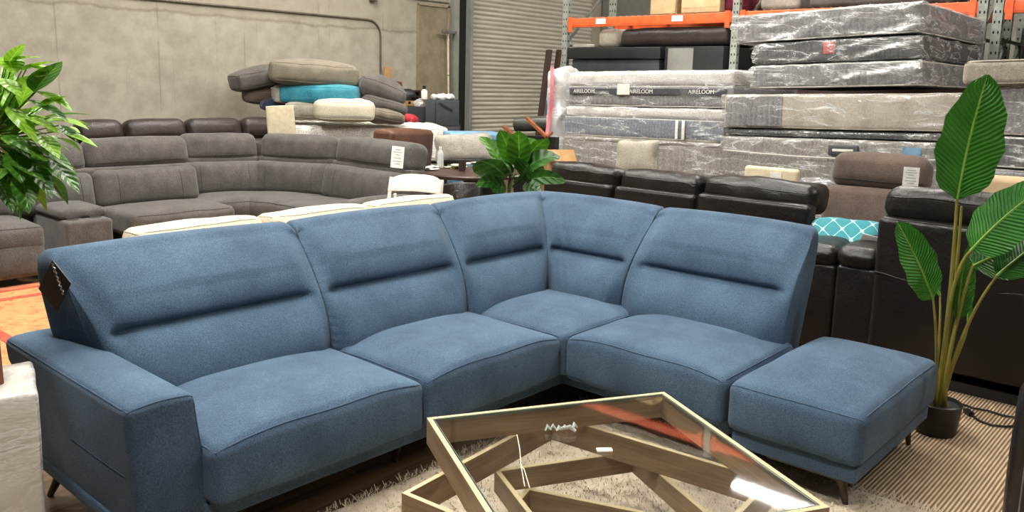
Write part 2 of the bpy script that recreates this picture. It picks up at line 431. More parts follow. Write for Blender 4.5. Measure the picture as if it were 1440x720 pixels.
# floor coverings
def rug_shag():
    rng = random.Random(3); x0, x1, y0, y1 = -2.05, .17, -3.2, -.06
    m = MB(); nx, ny = 60, 80; v = []; f = []
    for j in range(ny+1):
        for i in range(nx+1):
            x = x0+(x1-x0)*i/nx; y = y0+(y1-y0)*j/ny
            e = min(i, nx-i, j, ny-j); z = .002 if e == 0 else .02+.006*noise.noise(Vector((x*9, y*9, 0)))
            v.append((x + .012*noise.noise(Vector((y*5, i, 0))), y + .01*noise.noise(Vector((x*5, j, 3))), z))
    for j in range(ny):
        for i in range(nx): a = j*(nx+1)+i; f.append((a, a+1, a+nx+2, a+nx+1))
    m.add(v, f)
    for i in range(60000):
        x = rng.uniform(x0-.01, x1+.012); y = rng.uniform(y0, y1+.012)
        if x < -1.75 and y > -.3 and rng.random() < .0: continue
        a = rng.uniform(0, 2*PI); h = rng.uniform(.006, .02); l = rng.uniform(.008, .03); w = .0019
        dx, dy = math.cos(a), math.sin(a)
        b = Vector((x, y, .012)); tip = Vector((x+dx*l, y+dy*l, .014+h))
        m.add([b+Vector((-dy*w, dx*w, 0)), b+Vector((dy*w, -dx*w, 0)), tip+Vector((dy*w*.7, -dx*w*.7, 0)), tip+Vector((-dy*w*.7, dx*w*.7, 0))], [(0, 1, 2, 3)])
    o = m.build('shag_rug', mat('shag_pile', S(180, 164, 142), S(206, 192, 172), .95, 14, lo=.3, hi=.7))
    return tag(o, 'light beige grey shag rug under the glass coffee table', 'rug')
rug_shag()
def carpet_mat():
    m, nt, b, out = newmat('ribbed_carpet'); v = mapping(nt)
    sep = nt.nodes.new('ShaderNodeSeparateXYZ'); nt.links.new(v, sep.inputs[0])
    n = nt.nodes.new('ShaderNodeMath'); n.operation = 'MULTIPLY'; nt.links.new(sep.outputs[1], n.inputs[0]); n.inputs[1].default_value = 2*PI/.0165
    s = nt.nodes.new('ShaderNodeMath'); s.operation = 'SINE'; nt.links.new(n.outputs[0], s.inputs[0])
    s2 = nt.nodes.new('ShaderNodeMath'); s2.operation = 'MULTIPLY_ADD'; nt.links.new(s.outputs[0], s2.inputs[0]); s2.inputs[1].default_value = .5; s2.inputs[2].default_value = .5
    c = ramp(nt, s2.outputs[0], [(.1, S(112, 88, 62)), (.6, S(178, 154, 124)), (.9, S(204, 180, 148))])
    g = ramp(nt, tex(nt, mapping(nt, (3, 12, 1)), 3, 4), [(.3, (.75, .75, .75, 1)), (.7, (1.1, 1.1, 1.1, 1))])
    nt.links.new(mixc(nt, 1, c, g, 'MULTIPLY'), b.inputs['Base Color']); b.inputs['Roughness'].default_value = .95
    bump(nt, b, s2.outputs[0], .8, .006); return m
o = finish('striped_carpet', [(-.6, -7, .0), (6.5, -7, .0), (6.5, -.98, .0), (-.6, -.98, .0), (-.6, -7, .008), (6.5, -7, .008), (6.5, -.98, .008), (-.6, -.98, .008)],
           [(0, 3, 2, 1), (4, 5, 6, 7), (0, 1, 5, 4), (1, 2, 6, 5), (2, 3, 7, 6), (3, 0, 4, 7)], carpet_mat())
tag(o, 'brown and tan ribbed carpet under the ottoman and the tall potted plant', 'carpet')
def persian():
    m, nt, b, out = newmat('patterned_rug'); v = mapping(nt)
    vo = nt.nodes.new('ShaderNodeTexVoronoi'); nt.links.new(v, vo.inputs['Vector']); vo.inputs['Scale'].default_value = 7
    n = tex(nt, v, 9, 5, .7, 1.5)
    c = ramp(nt, n, [(.34, S(160, 98, 52)), (.48, S(176, 134, 84)), (.7, S(186, 152, 104))])
    c = mixc(nt, ramp(nt, vo.outputs['Distance'], [(.1, (.6, .6, .6, 1)), (.22, (0, 0, 0, 1))]), c, S(190, 96, 58))
    nt.links.new(c, b.inputs['Base Color']); b.inputs['Roughness'].default_value = .95; return m
PERS = persian(); PRED = mat('rug_red', S(168, 66, 50), S(196, 92, 66), .95, 14); PPINK = mat('rug_salmon', S(206, 118, 84), S(222, 142, 104), .95, 14)
def ringrect(m, x0, x1, y0, y1, w, z, mi):
    m.box(((x0+x1)/2, y0+w/2, z), (x1-x0, w, .004), mi=mi); m.box(((x0+x1)/2, y1-w/2, z), (x1-x0, w, .004), mi=mi)
    m.box((x0+w/2, (y0+y1)/2, z), (w, y1-y0-2*w, .004), mi=mi); m.box((x1-w/2, (y0+y1)/2, z), (w, y1-y0-2*w, .004), mi=mi)
m = MB(); m.box((-.55, 3.2, .005), (3.1, 2.7, .01), mi=0)
ringrect(m, -2.1, 1.0, 1.85, 4.55, .06, .011, 2); ringrect(m, -2.0, .9, 1.95, 4.45, .05, .0115, 1); ringrect(m, -1.64, .54, 2.31, 4.2, .07, .0115, 1)
tag(m.build('patterned_rug', [PERS, PRED, PPINK]), 'orange and beige patterned rug with red border bands in front of the grey sectional', 'rug')

# ------------------------------------------------------------------ blue sectional
sofa = thing('sectional_sofa', 'long blue fabric L-shaped sectional sofa with channelled backs and one flared arm', 'sofa', (0, 0, 0))
def seat_def(crown, front=.02, tilt=0):
    def d(o, n):
        x, y, z = o
        wx = max(0, 1-abs(n[0])**3.2); wy = max(0, 1-max(0, n[1])**4) * (1-.75*max(0, -n[1])**5)
        if n[2] > 0: z += crown*wx*wy*n[2]
        y -= front*wx*(1-n[2]**2)*max(0, -n[1])
        z += .014*wx*max(0, -n[1])*max(0, n[2]) + tilt*o.y
        q = Vector((x*3, y*3, z*3)); z += .006*noise.noise(q*1.4)*max(0, n[2])
        return (x, y, z)
    return d
def seat(x0, x1, y0, y1, z0=.215, z1=.43, crown=.052, rz=0, name='seat_cushion', parent=None, seams=True):
    sz = (x1-x0, y1-y0, z1-z0)
    if rz: sz = (y1-y0, x1-x0, z1-z0)
    loc = ((x0+x1)/2, (y0+y1)/2, (z0+z1)/2)
    o, f = cushion(name, sz, .035, BLUE, parent or sofa, loc, (0, 0, rz), (0, 0, 0), seat_def(crown), (26, 20, 6), 4)
    hx, hy, hz = sz[0]/2, sz[1]/2, sz[2]/2
    raw = [(-hx, hy-2*hy*i/10, hz) for i in range(10)] + [(-hx+2*hx*i/24, -hy, hz) for i in range(25)] + [(hx, -hy+2*hy*i/10, hz) for i in range(1, 11)]
    if seams: seam('piping', f, raw, .0035, BLUEP, o)
    raw = [(-hx+2*hx*i/24, -hy, -hz) for i in range(25)]
    seam('piping', f, raw, .004, BLUEP, o)
    return o
seat(-1.99, -1.045, -.11, .62); seat(-1.035, -.135, -.11, .62)
seat(-.13, .62, -.98, -.12, rz=-PI/2)
# corner seat: five sided, its tip at the inner corner
def corner_seat():
    def d(o, n):
        x, y, z = o
        wx = max(0, 1-abs(n[0])**3); wy = max(0, 1-abs(n[1])**3)
        if n[2] > 0: z += .05*wx*wy*n[2]
        return (x, y, z)
    o, f = cushion('seat_cushion', (.76, .76, .215), .035, BLUE, sofa, (.255, .265, .3225), None, (0, 0, 0), d, (18, 18, 5), 4)
    raw = [(-.38, .38-.76*i/12, .1075) for i in range(12)] + [(-.38+.76*i/12, -.38, .1075) for i in range(13)]
    seam('piping', f, raw, .0035, BLUEP, o)
corner_seat()
def back(side, a0, a1, end0=.05, end1=.05, pucker=0, NX=40, crz=(.09, .09), wrk=False):
    """side 'L': runs along x, depth +y.  side 'R': runs along -y, depth +x. a0/a1: functions of depth."""
    TC = .58
    def ring(s, L):
        d0 = s*L; d1 = (1-s)*L
        def sm(u, w): u = max(0, min(1, u/w)); return u*u*(3-2*u)
        c0 = sm(d0-.01, crz[0]); c1 = sm(d1-.01, crz[1]); cr = c0*c1
        q = []
        NF = 56
        for i in range(NF+1):
            t = i/NF
            y = .52+.34*t**1.9; z = .30+(t**.97)*.63
            one = .045*math.sin(PI*t)
            two = .084*abs(math.sin(PI*t/TC))**.62 if t < TC else .068*abs(math.sin(PI*(t-TC)/(1-TC)*.93))**.62
            y -= one*(1-cr)*1.1 + two*cr - .018*cr*math.exp(-((t-TC)/.03)**2)
            if t > .9: z -= 0
            pk = pucker*.004*math.sin(z*170)*(math.exp(-d0/.03) if pucker < 0 or True else 0)
            q.append((y+pk, z))
        for i in range(1, 9):
            a = PI*i/9; q.append((.93-.075*math.cos(a), .925+.045*math.sin(a)))
        q += [(1.005, .9), (.985, .8), (.94, .66), (.87, .52), (.81, .38), (.77, .22)]
        q += [(.68, .2), (.58, .2), (.54, .24)]
        cy = sum(p[0] for p in q)/len(q); cz = sum(p[1] for p in q)/len(q)
        r = 0
        for dd, rr in ((d0, end0), (d1, end1)):
            if dd < rr: r = max(r, rr*(1-math.sqrt(max(0, 1-(1-dd/rr)**2))))
        k = 1-r/.26
        return [(cy+(y-cy)*(1-r/.2), cz+(z-cz)*(1-r/.36)+.012*max(0, 1-(2*s-1)**2)*(1 if z > .8 else 0)) for y, z in q]
    L = abs(a1(.75)-a0(.75)); ss = []
    for i in range(7): ss.append((.5*(1-math.cos(PI/2*i/7)))*2*.06/L*1.0)
    ss = sorted(set([round(x, 5) for x in ss] + [round(1-x, 5) for x in ss] + [round(.06/L+(1-.12/L)*i/NX, 5) for i in range(NX+1)]))
    V = []; FA = []; n = None
    for s in ss:
        R = ring(s, L); n = len(R)
        for y, z in R:
            a = a0(y)+(a1(y)-a0(y))*s
            nz = noise.noise(Vector((a*4, z*5, 1 if side == 'L' else 5)))*.006
            if wrk: nz += .006*math.sin(s*L*75+z*16+2*math.sin(z*9))*math.exp(-((s*L-.12)/.12)**2)*(1 if z < .74 else .35)
            p = (a, y+nz, z) if side == 'L' else (y+nz, -a, z)
            V.append(p)
    for i in range(len(ss)-1):
        for j in range(n): FA.append((i*n+j, i*n+(j+1) % n, (i+1)*n+(j+1) % n, (i+1)*n+j))
    # caps
    for base in (0, (len(ss)-1)*n):
        c = len(V); V.append(tuple(sum(V[base+j][k] for j in range(n))/n for k in range(3)))
        for j in range(n): FA.append((base+j, base+(j+1) % n, c))
    o = finish('back_cushion', V, FA, BLUE, sofa, recalc=True, ang=1.3)
    return o
dg = -.025
back('L', lambda d: -2.02-.26*(d-.5), lambda d: -1.06+.12*(d-.5), .06, .035, 0)
back('L', lambda d: -1.055+.12*(d-.5), lambda d: -.17+.28*(d-.5), .03, .03, 1)
back('L', lambda d: -.165+.28*(d-.5), lambda d: d-dg-.02, .02, .02, 0, 26, (.10, .07))
back('R', lambda d: -(d-dg-.02), lambda d: .0+.0*(d-.5), .02, .03, 0, 60, (.07, .10), True)
back('R', lambda d: .005, lambda d: .955-.08*(d-.5), .03, .05, 0, 40, (.10, .10))
# arm
def arm_def(o, n):
    x, y, z = o; t = (n[2]+1)/2
    # widens inward toward the foot, overhangs at the back
    x += (.07*(1-t)**1.3)*(1 if n[0] > 0 else .0)
    if n[0] < 0: x += .035*(1-t)
    if n[1] > 0: y -= .17*max(0, min(1, (.82-t)/.25))*n[1]
    if n[1] < 0: y += .015*(1-t)
    z += .012*(1-n[0]**2)*(1 if n[2] > 0 else 0)
    return (x, y, z)
ar, fr = cushion('arm', (.235, 1.08, .455), .028, BLUE, sofa, (-2.125, .50, .3925), None, (.004, .004, .003), arm_def, (8, 26, 14), 4)
seam('piping', fr, [(-.1175, .54-1.08*i/20, .2275) for i in range(21)] + [(-.1175+.235*i/8, -.54, .2275) for i in range(1, 9)] , .0032, BLUEP, ar)
seam('piping', fr, [(.1175, -.54, .2275-.455*i/12) for i in range(13)], .0032, BLUEP, ar)
seam('piping', fr, [(-.1175, -.54+1.08*i/16, -.015) for i in range(8)], .0024, BLUEP, ar)
# base rails
def frame(pts_boxes, parent, name='base'):
    m = MB()
    for c, s in pts_boxes: m.box(c, s, r=.012)
    return m.build(name, BLUE, parent)
frame([((-.99, .40, .18), (2.0, .88, .075)), ((.40, .40, .18), (.86, .88, .074)), ((.40, -.48, .18), (.86, .98, .076)), ((-2.12, .42, .165), (.2, .86, .05))], sofa)
frame([((-.58, .80, .32), (2.7, .12, .23)), ((.80, .02, .32), (.10, 1.66, .23))], sofa, 'rear_frame')
def taper_leg(parent, top, foot, w=.03, name='leg', m=METALD):
    a = Vector(top); b = Vector(foot)
    pts = [a, a.lerp(b, .3)+Vector((0, 0, 0)), a.lerp(b, .65), b]
    return MB().tube(pts, [w, w*.8, w*.55, w*.4], 10).build(name, m, parent)
taper_leg(sofa, (-2.12, .80, .15), (-2.18, .84, .002), .03); taper_leg(sofa, (-2.1, .03, .15), (-2.16, -.02, .002), .03)
taper_leg(sofa, (-.35, .8, .16), (-.35, .84, .002)); taper_leg(sofa, (.78, .78, .16), (.84, .84, .002)); taper_leg(sofa, (.02, -.9, .16), (-.02, -.93, .002))
taper_leg(sofa, (.78, -.9, .16), (.82, -.93, .002)); taper_leg(sofa, (-1.05, .05, .16), (-1.05, .08, .022))
# hanging card with chain
cl = P(77, 402, x=-2.135)
card = tag(MB().box((0, 0, 0), (.006, .13, .15), r=.0025).build('swing_card', BLACKP, None, cl, (.55, 0, -.25)), 'black hanging card on a silver chain at the left end of the blue sofa back', 'tag')
card.rotation_euler = (.62, .05, .25)
inv = (Matrix.Translation(card.location) @ card.rotation_euler.to_matrix().to_4x4()).inverted()
c0 = P(75, 370, x=-2.20); c1 = P(91, 414, x=-2.18)
chn = [c0.lerp(c1, i/23)+Vector((-.004+.003*math.sin(i*1.9), .002*math.cos(i*2.3), 0)) for i in range(24)]
MB().tube([inv @ p for p in chn], .0026, 6).build('chain', CHROME, card)

# ------------------------------------------------------------------ ottoman
ott = thing('ottoman', 'square blue fabric ottoman on dark metal legs at the right end of the sectional', 'ottoman', (0, 0, 0))
def ott_def(o, n):
    x, y, z = o; wx = 1-abs(n[0])**2.6; wy = 1-abs(n[1])**2.6
    if n[2] > 0: z += .07*wx*wy*n[2]
    y += .012*n[1]*wx*(1-n[2]**2); x += .02*n[0]*wy*(1-n[2]**2)
    z += .005*noise.noise(Vector((x*4, y*4, 3)))
    return (x, y, z)
oc, fo = cushion('cushion', (1.0, .57, .215), .04, BLUE, ott, (.37, -1.285, .3225), None, (0, 0, 0), ott_def, (24, 16, 6), 4)
seam('piping', fo, edge_loop((1.0, .57, .215), 1, 14), .0032, BLUEP, oc, closed=True)
seam('piping', fo, edge_loop((1.0, .57, .215), -1, 14), .0036, BLUEP, oc, closed=True)
MB().box((.37, -1.285, .18), (.95, .53, .075), r=.012).build('base', BLUE, ott)
MB().box((-.07, -1.33, .145), (.05, .3, .02), r=.004).build('bracket', METALD, ott)
def curved_leg(top, foot):
    a = Vector(top); b = Vector(foot); mid = Vector((a.x*.25+b.x*.75, a.y*.3+b.y*.7, a.z*.72+b.z*.28))
    pts = [a, a.lerp(mid, .6)+Vector((0, 0, .012)), mid, b]
    MB().tube(pts, [.024, .024, .02, .011], 10).build('leg', METALD, ott)
curved_leg((-.04, -1.42, .145), (-.03, -1.5, .01)); curved_leg((.78, -1.45, .145), (.80, -1.49, .009)); curved_leg((-.04, -1.1, .145), (-.06, -1.08, .024)); curved_leg((.78, -1.1, .145), (.80, -1.08, .009))

# ------------------------------------------------------------------ coffee table: four stacked, twisted square frames under glass
def oak():
    m, nt, b, out = newmat('oak_veneer')
    g = tex(nt, mapping(nt, (1.6, 26, 26)), 1.4, 6, .62, .8); g2 = tex(nt, mapping(nt, (1, 4, 4)), 1.5, 3)
    c = ramp(nt, g, [(.25, S(112, 92, 70)), (.5, S(150, 126, 98)), (.75, S(172, 148, 118))])
    c = mixc(nt, 1, c, ramp(nt, g2, [(.3, (.8, .8, .8, 1)), (.7, (1.08, 1.08, 1.08, 1))]), 'MULTIPLY')
    nt.links.new(c, b.inputs['Base Color']); b.inputs['Roughness'].default_value = .5; bump(nt, b, g, .1, .003); return m
OAK = oak(); EDGE = mat('pale_edge_band', S(186, 166, 126), S(204, 186, 146), .6, 20, stretch=(1, 8, 8))
table = thing('coffee_table', 'square glass-topped coffee table made of stacked twisted wooden frames', 'coffee table', (0, 0, 0))
def sq_frame(corner, ang, side, z0, z1, th=.018, sw=None):
    sw = sw or side
    c = Vector((corner[0], corner[1], 0)); u = Vector((math.cos(ang), math.sin(ang), 0)); w = Vector((math.sin(ang), -math.cos(ang), 0))
    h = z1-z0; zc = (z0+z1)/2
    for (p, q, a, inn) in ((c, c+u*side, ang, w), (c+w*sw, c+w*sw+u*side, ang, -w), (c, c+w*sw, ang-PI/2, u), (c+u*side, c+u*side+w*sw, ang-PI/2, -u)):
        mid = (p+q)/2+inn*th/2; L = side if inn in (w,) or inn == -w else sw-2*th
        pl = MB().box((0, 0, 0), (L, th, h)).build('plank', OAK, table, (mid.x, mid.y, zc), (0, 0, a))
        MB().box((0, 0, h/2+.0006), (L, th, .0024)).build('edge_band', EDGE, pl)
A1 = math.atan2(-.475, .859)
sq_frame((-1.282, -.374), A1, 1.0, .32, .42)
sq_frame((-1.60, -.60), math.radians(5.2), .885, .215, .3175, sw=.93)
sq_frame((-1.10, -.555), A1+.02, .60, .127, .212)
sq_frame((-.985, -.62), math.radians(-69.5), .80, .026, .124)
u = Vector((math.cos(A1), math.sin(A1), 0)); w_ = Vector((math.sin(A1), -math.cos(A1), 0))
gc = Vector((-1.282, -.374, 0))+u*.5+w_*.5
gm, nt, b, out = newmat('table_glass'); b.inputs['Base Color'].default_value = (.95, .97, .96, 1); b.inputs['Roughness'].default_value = .02
nt.nodes.remove(b)
tb = nt.nodes.new('ShaderNodeBsdfTransparent'); tb.inputs[0].default_value = (.97, .98, .975, 1)
gb = nt.nodes.new('ShaderNodeBsdfGlossy'); gb.inputs['Roughness'].default_value = .03
lw = node(nt, 'ShaderNodeLayerWeight', Blend=.5)
pw_ = nt.nodes.new('ShaderNodeMath'); pw_.operation = 'POWER'; nt.links.new(lw.outputs['Facing'], pw_.inputs[0]); pw_.inputs[1].default_value = 4.5
fz = nt.nodes.new('ShaderNodeMath'); fz.operation = 'MULTIPLY_ADD'; nt.links.new(pw_.outputs[0], fz.inputs[0]); fz.inputs[1].default_value = .9; fz.inputs[2].default_value = .045
ms = nt.nodes.new('ShaderNodeMixShader')
nt.links.new(fz.outputs[0], ms.inputs[0]); nt.links.new(tb.outputs[0], ms.inputs[1]); nt.links.new(gb.outputs[0], ms.inputs[2]); nt.links.new(ms.outputs[0], out.inputs[0])
MB().box((0, 0, 0), (.952, .952, .006)).build('glass_top', gm, table, (gc.x, gc.y, .4165), (0, 0, A1))
GREYE = mat('glass_edge', S(70, 84, 76), S(80, 94, 86), .3)
mm = MB()
for sx, sy, ax in ((0, .4765, 0), (0, -.4765, 0), (.4765, 0, 1), (-.4765, 0, 1)):
    mm.box((sx, sy, 0), (.955 if ax == 0 else .003, .003 if ax == 0 else .955, .008))
mm.build('glass_rim', GREYE, table, (gc.x, gc.y, .4170), (0, 0, A1))
# small things lying on the glass
p = P(850, 634, z=.4215)
tag(MB().box((0, 0, .0035), (.055, .026, .007), r=.003).build('plastic_clip', WHITEP, None, p, (0, 0, -.75)), 'small flat white plastic clip lying on the glass table top', 'clip')
p = P(778, 607, z=.4205)
m = MB(); rr = random.Random(5)
for i in range(6):
    m.tube([(-.03+.02*i, .01*math.sin(i*2), .006), (-.02+.02*i, .012*math.cos(i), .018+.004*(i % 2)), (-.008+.02*i, .006*math.sin(i*3), .007)], [.003, .008, .003], 6)
m.tube([(.02, -.005, .012), (.06, -.012, .018), (.075, -.03, .008)], [.005, .009, .006], 8, mi=1)
tag(m.build('broken_fastener', [mat('clear_bits', S(176, 186, 180), S(206, 212, 206), .2, 30), mat('smoky_bit', S(60, 58, 54), S(190, 188, 180), .3, 40)], None, p, (0, 0, -.6)), 'small broken clear plastic fastener on the far part of the glass table top', 'fastener')
p = P(727, 612, z=.4205)
m = MB(); q = P(745, 686, z=.4205)-p; q2 = P(737, 660, z=.4205)-p; q3 = P(733, 656, z=.4205)-p; q4 = P(738, 684, z=.4205)-p
m.tube([(0, 0, .001), tuple(q3*.5+Vector((.004, 0, .003))), tuple(q3), tuple(q4), ], .0018, 6); m.tube([tuple(q3), tuple(q2), tuple(q)], .0018, 6)
tag(m.build('string_loop', mat('cotton_string', S(206, 198, 176), S(222, 214, 194), .8), None, p), 'thin white string lying across the left part of the glass table top', 'string')

# ------------------------------------------------------------------ left foreground: bushy plant in a plastic-wrapped white planter
def leaf(m, base, d, up, L, W, droop=.25, fold=.2, nl=7, nw=2, mi=0, shape=0, wave=0):
    d = Vector(d).normalized(); up = Vector(up); s = d.cross(up)
    s = s.normalized() if s.length > 1e-4 else Vector((1, 0, 0)); n = s.cross(d).normalized()
    v = []; uv = []; f = []; p = Vector(base); cur = d.copy(); step = L/nl
    for i in range(nl+1):
        t = i/nl
        if shape == 0: ww = W*(math.sin(PI*t**.8)**.9)*(1-.25*t) if 0 < t < 1 else .0005
        elif shape == 1: ww = W*(1-(abs(2*t-1))**2.3)**.6*(1-.12*t) if 0 < t < 1 else .002
        else: ww = W*(math.sin(PI*min(1, t*.98+.02)**1.25)**.7)*(.55+.55*t) if 0 < t < 1 else .004
        nn = s.cross(cur).normalized()
        for j in range(-nw, nw+1):
            e = j/nw
            v.append(p+s*(e*ww/2)+nn*(fold*abs(e)*ww/2 + wave*math.sin(t*17+j)*abs(e)*ww)); uv.append((e*.5+.5, t))
        cur = (cur-n*0 + Vector((0, 0, -1))*(droop/nl*1.6)).normalized(); p = p+cur*step
    k = 2*nw+1
    for i in range(nl):
        for j in range(2*nw): f.append((i*k+j, i*k+j+1, (i+1)*k+j+1, (i+1)*k+j))
    m.add(v, f, mi, uv=uv)
plant = thing('potted_shrub', 'bushy bright green leafy plant in a white plastic-wrapped planter at the left edge', 'plant', (0, 0, 0))
pb = P(53, 560, z=.66); # near right top corner of the planter
pbx = Vector((-2.62, .06, 0))
WRAPW = mat('white_wrapping', S(232, 224, 208), S(240, 233, 219), .6, 8, .3, 9, bdist=.03)
cr = Vector((pb.x, pb.y, 0))
# planter placed by its top right near corner, turned to face the viewer
vd = Vector((cr.x-CP.x, cr.y-CP.y, 0)).normalized(); ang = math.atan2(vd.y, vd.x)-PI/2+.03
ctr = cr + Vector((math.cos(ang), math.sin(ang), 0))*(-.184) + Vector((-math.sin(ang), math.cos(ang), 0))*(.172)
MB().box((0, 0, .335), (.36, .33, .65), r=.012).build('planter', WRAPW, plant, (ctr.x, ctr.y, .012), (0, 0, ang))
def pl_def(o, n):
    q = Vector((o.x*9, o.y*9, o.z*7))
    return o+Vector((n[0], n[1], n[2]*1.2))*(.003+.004*noise.noise(q))
cushion('plastic_wrap', (.368, .338, .655), .014, FILMW, plant, (ctr.x, ctr.y, .35), (0, 0, ang), (0, 0, 0), pl_def, (12, 12, 18), 2)
tk = P(4, 530, d=2.6); tk = Vector((ctr.x+.0, ctr.y, .66))
t0 = P(-4, 548, z=.66); t1 = P(-20, 330, d=2.75); t2 = P(-10, 180, d=2.75)
MB().tube([t0-Vector((0, 0, .05)), t0+Vector((0, 0, .12)), t0.lerp(t1, .5), t1, t2], [.022, .019, .017, .014, .01], 10).build('trunk', STEMR, plant)
mb = MB(); st = MB(); rng = random.Random(21)
cen = P(-20, 190, d=2.75); Rv = RT; Uv = Vector((0, 0, 1)); Fv = Vector((FW.x, FW.y, 0)).normalized()
def bush(base, d, L, W, mi, droop=.3): leaf(mb, base, d, (0, 0, 1) if abs(d.z) < .9 else Fv, L, W, droop, .22, 8, 2, mi)
for i in range(210):
    th = rng.uniform(-PI, PI); ph = rng.uniform(-.9, 1.2)
    rad = rng.uniform(.05, .22)
    dirv = (Rv*math.cos(th)*math.cos(ph)+Fv*math.sin(th)*math.cos(ph)+Uv*math.sin(ph)*.9)
    b0 = cen + Vector((dirv.x*rad, dirv.y*rad, dirv.z*rad*1.0-.04))
    dd = (dirv*.9+Vector((rng.uniform(-.5, .5), rng.uniform(-.5, .5), rng.uniform(-.4, .45)))).normalized()
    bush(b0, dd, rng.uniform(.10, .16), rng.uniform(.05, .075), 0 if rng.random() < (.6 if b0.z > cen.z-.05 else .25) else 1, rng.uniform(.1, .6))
# the outermost leaves, each placed where it hangs
def L2(x0, y0, x1, y1, W, mi, d=2.62, droop=.15):
    a = P(x0, y0, d=d); b = P(x1, y1, d=d-.05+rng.uniform(-.02, .02)); bush(a, (b-a).normalized(), (b-a).length*1.12, W*1.45, mi, droop)
    st.tube([a, a.lerp(cen, .5)+Vector((0, 0, -.01)), cen], [.002, .0025, .003], 5)
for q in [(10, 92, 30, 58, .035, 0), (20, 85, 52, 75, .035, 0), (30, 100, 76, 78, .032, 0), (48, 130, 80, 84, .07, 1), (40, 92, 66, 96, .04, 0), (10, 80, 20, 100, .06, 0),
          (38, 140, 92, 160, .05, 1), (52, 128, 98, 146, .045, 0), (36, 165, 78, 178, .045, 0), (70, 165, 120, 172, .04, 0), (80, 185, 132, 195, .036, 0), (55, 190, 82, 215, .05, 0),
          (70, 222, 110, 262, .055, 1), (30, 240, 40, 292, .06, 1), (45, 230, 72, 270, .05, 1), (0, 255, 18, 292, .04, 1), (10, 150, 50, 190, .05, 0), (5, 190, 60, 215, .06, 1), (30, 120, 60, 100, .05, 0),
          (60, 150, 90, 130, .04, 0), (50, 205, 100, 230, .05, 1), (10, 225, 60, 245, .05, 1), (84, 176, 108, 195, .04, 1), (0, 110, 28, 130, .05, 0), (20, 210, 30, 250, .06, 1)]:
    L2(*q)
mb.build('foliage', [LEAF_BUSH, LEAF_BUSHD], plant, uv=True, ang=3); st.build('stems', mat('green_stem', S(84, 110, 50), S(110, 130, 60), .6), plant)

# ------------------------------------------------------------------ right: tall palm-like plant in a small black pot
palm = thing('bird_of_paradise_plant', 'tall artificial plant with broad ribbed leaves in a small black pot beside the ottoman', 'plant', (0, 0, 0))
pc = P(1317, 585, z=.09); pc = Vector((pc.x, pc.y, 0))
MB().lathe([(.085, .008), (.095, .02), (.108, .15), (.11, .165), (.104, .17), (.098, .15), (.0, .148)], 32, (pc.x, pc.y, 0)).build('pot', BLACKP, palm)
MB().lathe([(.097, .13), (.06, .15), (0, .156)], 20, (pc.x, pc.y, 0)).build('soil', mat('moss', S(40, 34, 24), S(66, 56, 38), .95, 30, .5), palm)
def wide_leaf(tip, basepx, w, d0, d1, sidev, droop=0, fold=.15, name='leaf'):
    a = P(*basepx, d=d0); b = P(*tip, d=d1); dv = b-a; L = dv.length
    m = MB(); n = 14; v = []; uv = []; f = []; sv = Vector(sidev); sv = (sv-dv*(sv.dot(dv)/dv.length_squared)).normalized(); nn = sv.cross(dv.normalized())
    for i in range(n+1):
        t = i/n; ww = w*(math.sin(PI*min(.999, max(.001, t**.84)))**.5)*(1.0-.1*t)
        p = a+dv*t+nn*(-droop*4*t*(1-t)*L*.25)
        for j in range(-4, 5):
            e = j/4; v.append(p+sv*(e*ww/2)+nn*(fold*abs(e)**1.3*ww/2+.012*math.sin(t*23+j)*abs(e)*(ww/.3))); uv.append((e*.5+.5, t))
    for i in range(n):
        for j in range(8): f.append((i*9+j, i*9+j+1, (i+1)*9+j+1, (i+1)*9+j))
    m.add(v, f, 0, uv=uv); o = m.build(name, LEAF_PALM, palm, uv=True, ang=3)
    MB().tube([a+dv*(t/8)+nn*(-droop*4*(t/8)*(1-t/8)*L*.25)-nn*.001 for t in range(9)], [.007, .0065, .006, .0055, .005, .004, .003, .002, .001], 6).build('midrib', mat('midrib_green', S(112, 160, 60), S(140, 184, 80), .5), o)
    return a
def stalk(top, mid, off, r=.011):
    b = pc+Vector((off[0], off[1], .14)); 
    pts = []; 
    for i in range(11):
        t = i/10; pts.append(b*(1-t)**2 + mid*2*t*(1-t) + top*t*t)
    MB().tube(pts, [r*1.5-r*.9*i/10 for i in range(11)], 8).build('stalk', TREEB, palm)
RV = tuple(RT); D0 = 3.75
a = wide_leaf((1389, 105), (1346, 280), .345, D0, D0-.02, RT+FW*.15, .1, .1); stalk(a, P(1338, 430, d=D0), (0, 0)); 
a = wide_leaf((1262, 312), (1312, 420), .20, D0-.05, D0-.1, RT-UP*.3+FW*.4, -.1, .1); stalk(a, P(1322, 500, d=D0), (-.03, .01), .008)
a = wide_leaf((1276, 312), (1322, 415), .14, D0+.15, D0+.25, RT+FW*1.2, .1, .3); stalk(a, P(1324, 500, d=D0), (-.02, .03), .007)
a = wide_leaf((1478, 255), (1366, 352), .27, D0-.05, D0-.2, UP+FW*.5, .25, .1); stalk(a, P(1330, 380, d=D0), (.0, -.02), .01)
a = wide_leaf((1480, 330), (1368, 374), .28, D0, D0+.1, UP+FW*.6, .3, .1); stalk(a, P(1345, 440, d=D0), (.02, 0), .01)
a = wide_leaf((1500, 318), (1402, 388), .19, D0-.1, D0-.1, UP+RT*.3+FW*.5, .3, .1); stalk(a, P(1352, 450, d=D0), (.03, -.01), .008)
a = wide_leaf((1362, 345), (1346, 452), .16, D0+.05, D0+.05, RT+FW*.6, .1, .3); stalk(a, P(1332, 500, d=D0), (-.01, -.03), .009)
a = wide_leaf((1372, 375), (1362, 455), .10, D0+.15, D0+.1, RT*.6+FW, .1, .3); stalk(a, P(1350, 500, d=D0), (.02, .03), .009)
